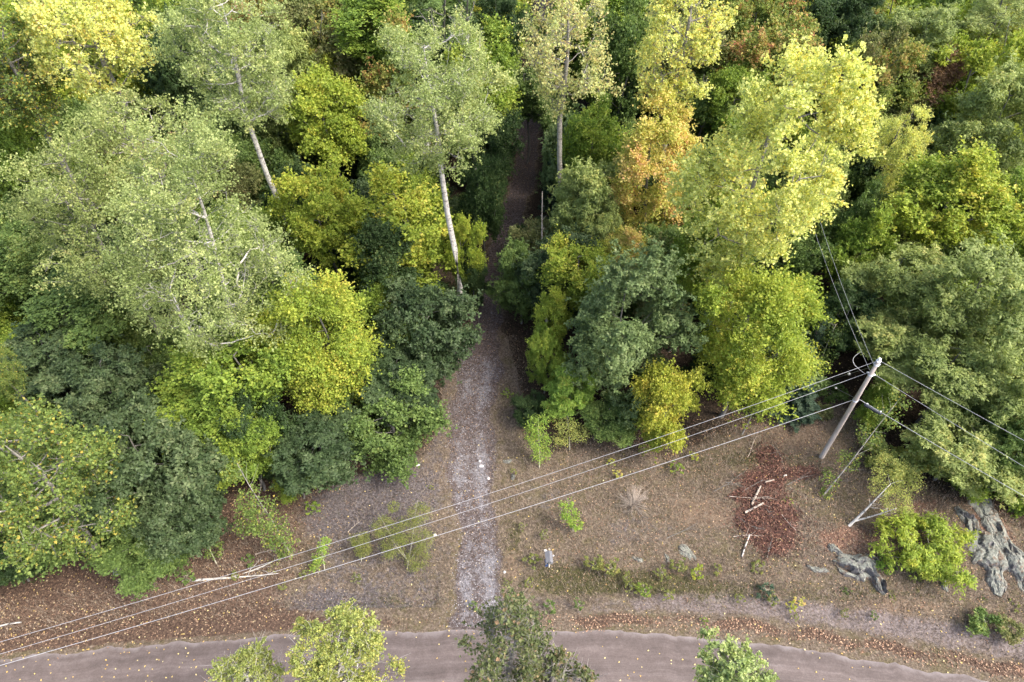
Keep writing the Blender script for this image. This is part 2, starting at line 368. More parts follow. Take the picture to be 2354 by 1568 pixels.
USED = []
def solve(px, py, hw, hh, hc):
    c, mpp = at(px, py, hc); R = hw*mpp; dep = math.atan2(HC-hc, math.hypot(c[0], c[1]))
    hm = hh*mpp; V = math.sqrt(max(hm*hm-(R*math.sin(dep))**2, (.35*hm)**2))/max(math.cos(dep), .35)
    return c, R, min(max(V, .55*R), hc*.86, 1.5*R+2)
def plant(label, name, cat, style, pal, px, py, hw, hh, hc, key=None, bk=None, group=None, hero=None, loc=None, RV=None, under=0.0):
    """a broadleaf tree standing where its crown shows at (px,py)"""
    if loc is None: c, R, V = solve(px, py, hw, hh, hc)
    else: c, (R, V) = np.array([loc[0], loc[1], hc]), RV
    g0 = float(gz(c[0], c[1])); root = thing(name, label, cat, (c[0], c[1], g0), group); cz = c[2]-g0
    bk = bk or B_GREY
    if hero is not None:
        n, L, tw = hero[:3]; kw = hero[3] if len(hero) > 3 else {}
        v = make_variant(label, style, R, V, n, L, tw, limbs=True, **kw); s = (1, 1, 1); rz = 0.0
    else:
        ks = [k for k in VAR if isinstance(k, tuple) and k[0] == style]; v = VAR[key or ks[rng.integers(len(ks))]]
        s = (R/v['R'], R/v['R'], V/v['V']); rz = float(rng.uniform(0, 6.28))
    def put(nm, me, m):
        o = link(nm, me, root, m, (0, 0, cz)); o.scale = s; o.rotation_euler = (0, 0, rz); return o
    put('foliage', v['leaf'], LM[pal])
    for me in v['limbs']: put('limb' if hero is not None else 'branches', me, bk)
    zb = cz-V; r0 = v['base_r']*s[0]
    zz = np.linspace(-.15, 1, 6); r0 = min(r0, .185); q = 0.07*zb
    T = np.stack([q*np.sin(zz*3.1)*(1-zz), q*np.cos(zz*2.3)*(1-zz)*zz, np.where(zz < 0, -.15, zz*zb)], 1)
    mb = MB(); mb.tube(T, np.linspace(r0*1.5, r0*1.02, 6), 8, cap=False, jit=.03)
    if hero is not None or s[0] > 0:
        # the stem inside the crown belongs to the trunk: joined with it as one mesh
        st = v['stem']; n_ = len(st.vertices); co = np.empty(n_*3, np.float32); st.vertices.foreach_get('co', co); co = co.reshape(-1, 3)*np.array(s)
        ca, sa = math.cos(rz), math.sin(rz); co = np.stack([co[:, 0]*ca-co[:, 1]*sa, co[:, 0]*sa+co[:, 1]*ca, co[:, 2]+cz], 1)
        f = np.empty(len(st.loops), np.int32); st.loops.foreach_get('vertex_index', f)
        mb.v.append(co); mb.f.append(f.reshape(-1, 4)+mb.n); mb.n += n_
    link('trunk', mb.mesh('trunk'), root, bk)
    USED.append((c[0], c[1], R)); return root

def bare_tree(label, name, cat, p0, p1, h, r, bk, twigs=30, fork=None, spread=.35, group=None, base_z=None):
    """dead or leafless tree: base at photo point p0, its top at photo point p1 and height h"""
    b = at(*p0)[0] if base_z is None else at(*p0, base_z)[0]*np.array([1, 1, 0])
    g0 = float(gz(b[0], b[1])); t_ = at(*p1, h)[0]-[b[0], b[1], g0]
    root = thing(name, label, cat, (b[0], b[1], g0), group)
    n = 9; s = np.linspace(0, 1, n); P = s[:, None]*t_+np.stack([np.sin(s*7)*.05*h*.2, np.cos(s*6)*.04*h*.2-.04*h*.2, s*0-.1*(s == 0)], 1)
    mb = MB(); mb.tube(P, r*(1-.82*s), 8, cap=True, jit=.04); link('trunk', mb.mesh('trunk'), root, bk)
    for i in range(twigs):
        u = rng.uniform(.3, 1); q = P[0]+(P[-1]-P[0])*u; k = int(u*(n-1)); q = P[k]+(P[min(k+1, n-1)]-P[k])*(u*(n-1)-k)
        a = rng.uniform(0, 2*PI); l = spread*h*rng.uniform(.3, 1)*(1.15-u*.8); d = np.array([math.cos(a), math.sin(a), rng.uniform(.3, 1.3)]); d /= np.linalg.norm(d)
        m = MB(); e = q+d*l; md = (q+e)/2+rng.normal(0, .08*l, 3)-[0, 0, .05*l]; rr = r*(1-.82*u)*.5
        m.tube([q, md, e], [rr, rr*.7, rr*.25+.003], 5, cap=False)
        for _ in range(4):
            w_ = rng.uniform(.25, .95); qq = q+(e-q)*w_+(md-(q+e)/2)*4*w_*(1-w_)*.5; d2 = d+rng.normal(0, .5, 3); d2[2] = abs(d2[2])*.8; l2 = l*rng.uniform(.2, .5)
            m.tube([qq, qq+d2*l2*.5+rng.normal(0, .03, 3), qq+d2*l2], [rr*.45+.002, rr*.3+.002, .003], 3, cap=False)
        link('branch', m.mesh('branch'), root, bk)
    USED.append((b[0], b[1], .8)); return root

# ================================================================== ground
xs = np.unique(np.concatenate([np.linspace(-600, -60, 28), np.linspace(-60, -31, 60), np.arange(-31, 32.01, .16), np.linspace(32, 60, 56), np.linspace(60, 600, 28)]))
ys = np.unique(np.concatenate([np.linspace(-500, -10, 30), np.linspace(-10, 8, 36), np.arange(8, 40.01, .16), np.linspace(40, 110, 200), np.linspace(110, 900, 30)]))
X, Y = np.meshgrid(xs, ys, indexing='ij'); E_ = Y-road_edge_y(X)
DRV = np.array([(*at2(px, py), hwid*at(px, py)[1]) for px, py, hwid in [(1105, 1445, 105), (1105, 1400, 62), (1105, 1340, 55), (1100, 1240, 52), (1085, 1130, 58), (1082, 1020, 62), (1090, 920, 60), (1107, 820, 52), (1115, 720, 42), (1140, 620, 34), (1178, 500, 30), (1207, 400, 30), (1213, 310, 26)]])
DRV = np.vstack([DRV, [DRV[-1, 0]+3, DRV[-1, 1]+30, DRV[-1, 2]]])
def drive_d(x, y):
    cx = np.interp(y, DRV[:, 1], DRV[:, 0])+.12*np.sin(y*1.1)+.07*np.sin(y*2.7); hw = np.interp(y, DRV[:, 1], DRV[:, 2])*(.95+.10*np.sin(y*.83+1)+.06*np.sin(y*2.3)); return (x-cx), hw
def sm(e, a, b): q = np.clip((e-a)/(b-a), 0, 1); return q*q*(3-2*q)
FE = np.array([at2(*p) for p in [(-700, 1560), (0, 1435), (380, 1340), (500, 1250), (640, 1180), (720, 1130), (850, 1085), (980, 1040), (1015, 960), (1020, 850), (1060, 760)]])
FE2 = np.array([at2(*p) for p in [(1160, 760), (1190, 860), (1205, 980), (1250, 1040), (1400, 1010), (1530, 1045), (1640, 1000), (1760, 970), (1900, 925), (1990, 980), (2060, 1110), (2200, 1170), (2354, 1230), (2900, 1300)]])
def forest_mask(x, y):
    """signed metres inside the wood"""
    fl = np.interp(x, FE[:, 0], FE[:, 1]); o = np.argsort(FE2[:, 0]); fr = np.interp(x, FE2[o, 0], FE2[o, 1])
    cx, hw = drive_d(x, y); e = np.where(cx < 0, y-fl, y-fr)
    return np.minimum(e, np.abs(cx)-hw-.1)
dx, hw = drive_d(X, Y)
m_drive = (1-sm(np.abs(dx)/hw, .55, 1.25))*sm(E_, -.6, .1)
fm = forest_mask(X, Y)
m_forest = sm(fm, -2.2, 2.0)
rt = X
m_strip = np.clip(.8+.25*np.sin(X*1.3+2*np.sin(X*.37)), .5, 1)*(1-sm(np.abs(E_-.30-.30*sm(X, 2, 14)-.6*(1-sm(X, -16, -9))+.12*np.sin(X*1.9)), .05, .62+.9*(1-sm(X, -16, -8))))*(1-.85*m_drive)*(.55+.35*sm(X, 1, 6)+.4*(1-sm(X, -14, -8)))     # leaves drifted along the road edge
m_left = (1-sm(X, -15, -8.5))*sm(E_, -.1, .3)*(1-sm(fm, 2, 4))
m_sand = np.exp(-((E_-1.25-.55*sm(X, 5, 14))/.75)**2)*(sm(X, -8, 1)*.55+.45*sm(X, 4, 12))*(1-m_drive*.4)
def blob(px, py, rx, ry=None):
    c = at2(px, py); ry = ry or rx; return np.exp(-(((X-c[0])/rx)**2+((Y-c[1])/ry)**2)**1.3)
m_red = np.clip(blob(1765, 1060, .9, 1.1)+blob(1745, 1110, 1.3, .7)+blob(1840, 1100, 1.2, .5)+blob(1740, 1200, 1.5, 1.0)+blob(1770, 1250, 1.2, .9)+blob(1700, 1145, .7, .4)+.55*blob(1765, 1160, 1.5, 1.6)+.4*blob(1790, 1210, 1.6, 1.4), 0, 1)
m_rust = np.clip(.75*blob(1950, 1255, 2.6, 1.1)+.8*blob(2270, 1250, 1.5, 2.2)+.5*blob(1520, 1035, 1.8, .6)+.6*blob(2100, 1180, 2., .8), 0, 1)
m_green = np.clip(.9*blob(1300, 1330, 2.4, .9)+.8*blob(1480, 1335, 3.4, .7)+.5*blob(1700, 1360, 4., .8)+.45*blob(2020, 1370, 4, .5)+.5*blob(1180, 1230, .8, 1.6)+.4*blob(900, 1380, 3, .7)+.3*blob(1700, 1000, 2, 1)+.6*blob(1720, 1060, 4, .7), 0, 1)
m_grey = np.clip(.55*(1-sm(X, -5, -2))*(1-sm(X*-1, 9, 14))*(E_ > 1)+.9*blob(850, 1130, 3.2, 1.5)+.7*blob(760, 1180, 2.4, 1.4)+.4*blob(700, 1390, 4.5, 1.0)+.5*blob(1450, 1220, 3., 1.2)+.5*blob(1900, 1110, 1.5, .7)+.4*blob(1260, 1140, 1.5, 1.), 0, 1)
m_tan = np.clip(.7*blob(1830, 1000, 3.5, 2.2)+.7*blob(1620, 1180, 2.6, 1.4)+.6*blob(1180, 1300, .8, 1.3)+.7*blob(2050, 1400, 3.2, .7), 0, 1)
Gm1 = np.stack([m_drive, np.clip(m_strip+m_left*.8, 0, 1), m_red, np.ones_like(X)], -1).reshape(-1, 4)
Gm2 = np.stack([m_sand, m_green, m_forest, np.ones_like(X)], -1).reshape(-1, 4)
m_rut = m_drive*(.42+.58*np.clip(np.exp(-((dx-.55)/.42)**2)+.8*np.exp(-((dx+.7)/.38)**2), 0, 1))*(1-.8*sm(Y, 26, 40))*(.75+.25*np.sin(Y*.9))
Gm3 = np.stack([m_rust, m_grey, m_tan, np.ones_like(X)], -1).reshape(-1, 4)
nx, ny = X.shape; I, J = np.meshgrid(np.arange(nx-1), np.arange(ny-1), indexing='ij')
Fq = np.stack([I*ny+J, (I+1)*ny+J, (I+1)*ny+J+1, I*ny+J+1], -1).reshape(-1, 4)
Z = gz(X, Y)-.05*sm(-E_, .25, .7)*sm(E_+ROADW, .25, .7)
gm, t, p = mat('ground'); oc = objco(t)
s1 = N(t, 'ShaderNodeSeparateColor'); t.links.new(attr(t, 'm1').outputs['Color'], s1.inputs[0])
s2 = N(t, 'ShaderNodeSeparateColor'); t.links.new(attr(t, 'm2').outputs['Color'], s2.inputs[0])
s3 = N(t, 'ShaderNodeSeparateColor'); t.links.new(attr(t, 'm3').outputs['Color'], s3.inputs[0])
nA = noise(t, .55, 10, .72, oc, .4); nB = noise(t, 2.4, 10, .78, oc, .3); nC = noise(t, 7.5, 8, .85, oc); nD = noise(t, 1.3, 10, .75, oc, .8); nE = noise(t, 16, 6, .8, oc)
def soft(m, n, k=1.1, lo=.35, hi=.65):
    v_ = math_(t, 'MULTIPLY_ADD', math_(t, 'SUBTRACT', n, .5), k*1.5, m); r_ = N(t, 'ShaderNodeMapRange'); r_.interpolation_type = 'SMOOTHSTEP'
    r_.inputs[1].default_value = lo; r_.inputs[2].default_value = hi; t.links.new(v_, r_.inputs[0]); return r_.outputs[0]
def rc(n, stops): r_ = ramp(t, stops); t.links.new(n, r_.inputs[0]); return r_.outputs[0]
c = rc(nC, [(.34, (.042, .032, .022)), (.46, (.100, .076, .055)), (.56, (.185, .145, .108)), (.66, (.32, .265, .205))])
c = mixc(t, soft(nA, nB, .9, .45, .65), c, rc(nC, [(.34, (.040, .033, .017)), (.48, (.095, .078, .042)), (.58, (.17, .14, .085)), (.68, (.28, .235, .155))]))
c = mixc(t, soft(s3.outputs[1], math_(t, 'MULTIPLY_ADD', nB, .5, math_(t, 'MULTIPLY', nD, .5)), 2.6, .30, .80), c, rc(nC, [(.36, (.034, .028, .028)), (.48, (.080, .068, .068)), (.58, (.165, .147, .15)), (.68, (.33, .31, .32))]))
c = mixc(t, soft(s3.outputs[2], nB), c, rc(nC, [(.36, (.08, .055, .036)), (.5, (.17, .12, .082)), (.64, (.30, .23, .165))]))
c = mixc(t, math_(t, 'MULTIPLY', soft(s2.outputs[0], math_(t, 'MULTIPLY_ADD', nB, .5, math_(t, 'MULTIPLY', nD, .5)), 2.2, .35, .85), .85), c, rc(nC, [(.38, (.085, .068, .062)), (.5, (.17, .14, .137)), (.6, (.27, .235, .235))]))
c = mixc(t, soft(s2.outputs[1], nB, 1.2), c, rc(nC, [(.38, (.022, .024, .010)), (.5, (.058, .055, .022)), (.62, (.13, .115, .05))]))
c = mixc(t, soft(s3.outputs[0], nB), c, rc(nC, [(.38, (.065, .036, .025)), (.5, (.16, .088, .060)), (.62, (.30, .18, .13))]))
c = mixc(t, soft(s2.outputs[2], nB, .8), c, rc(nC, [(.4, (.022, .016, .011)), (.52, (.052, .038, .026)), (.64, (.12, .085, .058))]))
dr = mixc(t, soft(attr(t, 'rut').outputs['Fac'], math_(t, 'MULTIPLY_ADD', nB, .6, math_(t, 'MULTIPLY', nD, .4)), 3.2, .35, 1.05), rc(nC, [(.38, (.036, .027, .025)), (.5, (.085, .067, .063)), (.62, (.18, .15, .145))]), rc(nC, [(.4, (.09, .083, .090)), (.5, (.17, .162, .176)), (.6, (.30, .295, .315))]))
c = mixc(t, soft(s1.outputs[0], nD, .75), c, dr)
c = mixc(t, soft(s1.outputs[1], nB, 1.3), c, rc(nC, [(.36, (.028, .018, .014)), (.48, (.075, .048, .035)), (.57, (.15, .10, .07)), (.67, (.27, .19, .135))]))
c = mixc(t, soft(s1.outputs[2], nB, 1.2), c, rc(nC, [(.3, (.05, .024, .018)), (.5, (.12, .06, .045)), (.68, (.22, .13, .10))]))
hs = N(t, 'ShaderNodeHueSaturation'); t.links.new(math_(t, 'MULTIPLY_ADD', nE, .9, .48), hs.inputs['Value']); hs.inputs['Saturation'].default_value = .95; t.links.new(c, hs.inputs['Color']); t.links.new(hs.outputs[0], p.inputs['Base Color']); p.inputs['Roughness'].default_value = .95; p.inputs['Specular IOR Level'].default_value = .15
bp = N(t, 'ShaderNodeBump'); bp.inputs['Strength'].default_value = .9; bp.inputs['Distance'].default_value = .06
t.links.new(math_(t, 'ADD', nC, math_(t, 'MULTIPLY', nB, 1.2)), bp.inputs['Height']); t.links.new(bp.outputs[0], p.inputs['Normal'])
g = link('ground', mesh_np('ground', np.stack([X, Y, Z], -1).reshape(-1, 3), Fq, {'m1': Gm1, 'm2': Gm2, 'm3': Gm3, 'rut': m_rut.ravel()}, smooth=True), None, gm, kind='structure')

# the dirt road: a crowned sheet with a ragged edge
rx = np.unique(np.concatenate([np.linspace(-120, -32, 60), np.arange(-32, 32, .2), np.linspace(32, 120, 60)])); k = 15
sv = np.linspace(0, 1, k); wob = .07*np.sin(rx*1.13+np.sin(rx*.31)*3)+.045*np.sin(rx*2.9+2*np.sin(rx*.7))+.03*np.sin(rx*7.7+3*np.sin(rx*1.3))+rng.normal(0, .02, len(rx))
RX = np.repeat(rx[:, None], k, 1); RY = road_edge_y(RX)+wob[:, None]*(1-sv)-sv*ROADW
RZ = gz(RX, RY)*0+.012+.05*np.sin(sv*PI)[None]-.05*(np.abs(sv-.5) > .499)[None]
I, J = np.meshgrid(np.arange(len(rx)-1), np.arange(k-1), indexing='ij')
Fr = np.stack([I*k+J, I*k+J+1, (I+1)*k+J+1, (I+1)*k+J], -1).reshape(-1, 4)
rm, t, p = mat('packed_dirt')
across = attr(t, 'across').outputs['Fac']; along = attr(t, 'along').outputs['Fac']
cb = N(t, 'ShaderNodeCombineXYZ'); t.links.new(along, cb.inputs[0]); t.links.new(math_(t, 'MULTIPLY', across, 14), cb.inputs[1])
n1 = noise(t, 1.0, 8, .72, cb.outputs[0]); n2 = noise(t, 14, 8, .85, objco(t)); n3 = noise(t, 1.2, 8, .75, objco(t))
cR = ramp(t, [(.36, (.068, .052, .048)), (.5, (.102, .080, .074)), (.64, (.150, .122, .116))]); t.links.new(math_(t, 'MULTIPLY_ADD', n3, .4, math_(t, 'MULTIPLY', n1, .6)), cR.inputs[0])
c = mixc(t, .9, cR.outputs[0], mixc(t, 1, cR.outputs[0], n2, 'OVERLAY'))
ed = ramp(t, [(.0, (1, 1, 1)), (.09, (0, 0, 0))]); t.links.new(math_(t, 'MULTIPLY_ADD', math_(t, 'SUBTRACT', noise(t, 1.4, 6, .7, objco(t)), .5), .16, across), ed.inputs[0])
c = mixc(t, ed.outputs[0], c, (.22, .195, .195))
t.links.new(c, p.inputs['Base Color']); hs = N(t, 'ShaderNodeHueSaturation'); hs.inputs['Saturation'].default_value = .95; t.links.new(math_(t, 'MULTIPLY_ADD', math_(t, 'SINE', math_(t, 'MULTIPLY_ADD', across, 25, math_(t, 'MULTIPLY', n3, 3))), .07, 1.0), hs.inputs['Value']); t.links.new(c, hs.inputs['Color']); t.links.new(hs.outputs[0], p.inputs['Base Color']); p.inputs['Roughness'].default_value = .9
bp = N(t, 'ShaderNodeBump'); bp.inputs['Strength'].default_value = .4; bp.inputs['Distance'].default_value = .02
t.links.new(math_(t, 'ADD', n2, n1), bp.inputs['Height']); t.links.new(bp.outputs[0], p.inputs['Normal'])
link('road', mesh_np('road', np.stack([RX, RY, RZ], -1).reshape(-1, 3), Fr, {'across': np.tile(sv, (len(rx), 1)).ravel(), 'along': RX.ravel()*.10}, smooth=True), None, rm, kind='structure')

# ================================================================== tree kinds
for i in range(5): make_variant(('maple', i), 'maple', 3.0, 3.6, 30000, .165, .008, bend=.8)
for i in range(3): make_variant(('oak', i), 'oak', 3.0, 3.3, 29000, .235, .008, bend=.8)
for i in range(3): make_variant(('ash', i), 'ash', 3.0, 3.3, 28000, .255, .008, bend=.8)
for i in range(3): make_variant(('aspen', i), 'aspen', 3.4, 4.6, 30000, .13, .009, bend=.7)
for i in range(3): make_variant(('sapling', i), 'sapling', 1.0, 1.7, 900, .12, .006, bend=.6)
for i in range(3): make_variant(('bush', i), 'bush', 1.0, .9, 2200, .13, .005, bend=.5)
for i in range(3): make_variant(('weed', i), 'weed', 1.0, .8, 520, .17, .008, bend=.5)
for i in range(2): needle_variant(('conifer', i), 6.0, 1.3)
def conifer(label, px, py, hw, hc, h, pal='pine', name='spruce_tree', cat='conifer', loc=None, group=None):
    c, mpp = at(px, py, hc) if loc is None else (np.array([*loc, 0.]), None)
    v = VAR[('conifer', int(rng.integers(2)))]; r = hw*mpp if mpp else hw; s = (r/v['r'], r/v['r'], h/v['h'])
    root = thing(name, label, cat, (c[0], c[1], float(gz(c[0], c[1]))), group, float(rng.uniform(0, 6)))
    link('trunk', v['wood'], root, B_BROWN).scale = s; link('needles', v['leaf'], root, LM[pal]).scale = s
    USED.append((c[0], c[1], r*.6)); return root

P = plant
# ---- the tall poplars and aspens, each grown on its own
P('huge pale yellow poplar towering over the yellow-green maples right of centre', 'poplar_tree', 'tree', 'poplar', 'yelpop', 1765, 400, 192, 265, 16, bk=B_ASPEN, hero=(52000, .165, .012, dict(extra=2, bend=.6)))
P('tall silvery aspen with long bare white lower trunk left of the trail', 'aspen_tree', 'tree', 'aspen', 'silver', 1000, 232, 180, 176, 18, bk=B_WHITE, hero=(42000, .108, .009, dict(extra=3, bend=.4)))
P('tall silvery aspen with forked grey trunk at the top left, behind the broad aspen', 'aspen_tree', 'tree', 'aspen', 'silver', 530, 145, 162, 172, 18, bk=B_WHITE, hero=(35000, .115, .009, dict(extra=3)))
P('broadest silvery aspen with white limbs, left of the bright maple', 'aspen_tree', 'tree', 'aspen', 'silver', 475, 590, 208, 285, 14, bk=B_WHITE, hero=(50000, .105, .009, dict(extra=3)))
P('grey-green aspen spreading at the left of the broadest aspen', 'aspen_tree', 'tree', 'aspen', 'silverd', 240, 540, 170, 235, 12.5, bk=B_ASPEN, hero=(38000, .115, .009, dict(extra=2)))
P('grey-green aspen with rusty patches between two taller aspens at left', 'aspen_tree', 'tree', 'aspen', 'silverd', 325, 350, 190, 130, 15, bk=B_ASPEN, hero=(28000, .12, .009, dict(extra=2)))
P('bright yellow poplar with grey forked limbs in the top left', 'poplar_tree', 'tree', 'poplar', 'yelpop', 215, 85, 145, 125, 18.5, bk=B_ASPEN, hero=(20000, .165, .012, dict(extra=3)))
P('thin poplar with dark trunk and yellow flecks at the upper left corner', 'poplar_tree', 'tree', 'poplar', 'yelspot', 30, 170, 95, 160, 17, bk=B_GREY, hero=(18000, .15, .011, dict(extra=3)))
P('half bare poplar with yellow and brown leaves beyond the end of the trail', 'poplar_tree', 'tree', 'poplar', 'yelbrn', 1295, 120, 112, 160, 17.5, bk=B_ASPEN, hero=(9500, .15, .010, dict(extra=3, bend=.4)))
P('pale yellow-green poplar with white trunk at the top, right of the brown-leaved one', 'poplar_tree', 'tree', 'poplar', 'yelpop', 1565, 90, 112, 135, 18, bk=B_ASPEN, hero=(16000, .15, .012, dict(extra=3)))
P('big green aspen speckled with yellow leaves at the lower left edge', 'aspen_tree', 'tree', 'poplar', 'yelspot', 95, 1130, 185, 235, 8.5, bk=B_ASPEN, hero=(25000, .145, .011, dict(extra=2)))
P('rounded blue-green oak in front of the orange maple, right of the trail', 'oak_tree', 'tree', 'oak', 'oak', 1440, 775, 142, 190, 6.5, bk=B_GREY, hero=(49000, .215, .009))
P('bright yellow-green maple bulging out left of the trail', 'maple_tree', 'tree', 'maple', 'limey', 745, 800, 128, 190, 7.2, bk=B_GREY, hero=(52000, .135, .009))
P('large yellow-green maple below the huge pale poplar', 'maple_tree', 'tree', 'maple', 'limey', 1725, 775, 150, 195, 7.6, bk=B_GREY, hero=(56000, .135, .009))
P('orange and gold maple between the oak and the pale poplar', 'maple_tree', 'tree', 'maple', 'orange', 1500, 400, 108, 165, 10, bk=B_GREY, hero=(38000, .15, .009))
# ---- trees rising from below the road, only their tops in view
P('pale yellow birch top rising in front of the road at left', 'birch_tree', 'tree', 'aspen', 'birch', 785, 1530, 125, 112, 15, bk=B_WHITE, hero=(26000, .07, .006, dict(extra=1)))
P('small pale birch top at the bottom edge beside the larger birch', 'birch_tree', 'tree', 'aspen', 'birch', 570, 1570, 85, 70, 14, bk=B_WHITE, hero=(11000, .07, .005, dict(extra=1)))
P('dark aspen top with brownish leaves over the road at the end of the drive', 'aspen_tree', 'tree', 'poplar', 'brnleaf', 1165, 1485, 95, 140, 15, bk=B_ASPEN, hero=(6000, .11, .006, dict(extra=2)))
P('second dark aspen crown low at the bottom edge, right of the brownish one', 'aspen_tree', 'tree', 'poplar', 'brnleaf', 1270, 1565, 85, 75, 13, bk=B_ASPEN, hero=(3600, .13, .009, dict(extra=1)))
P('pale green aspen top at the bottom edge, right of the middle', 'aspen_tree', 'tree', 'poplar', 'silverp', 1690, 1550, 92, 72, 15, bk=B_ASPEN, hero=(9000, .10, .005, dict(extra=1)))

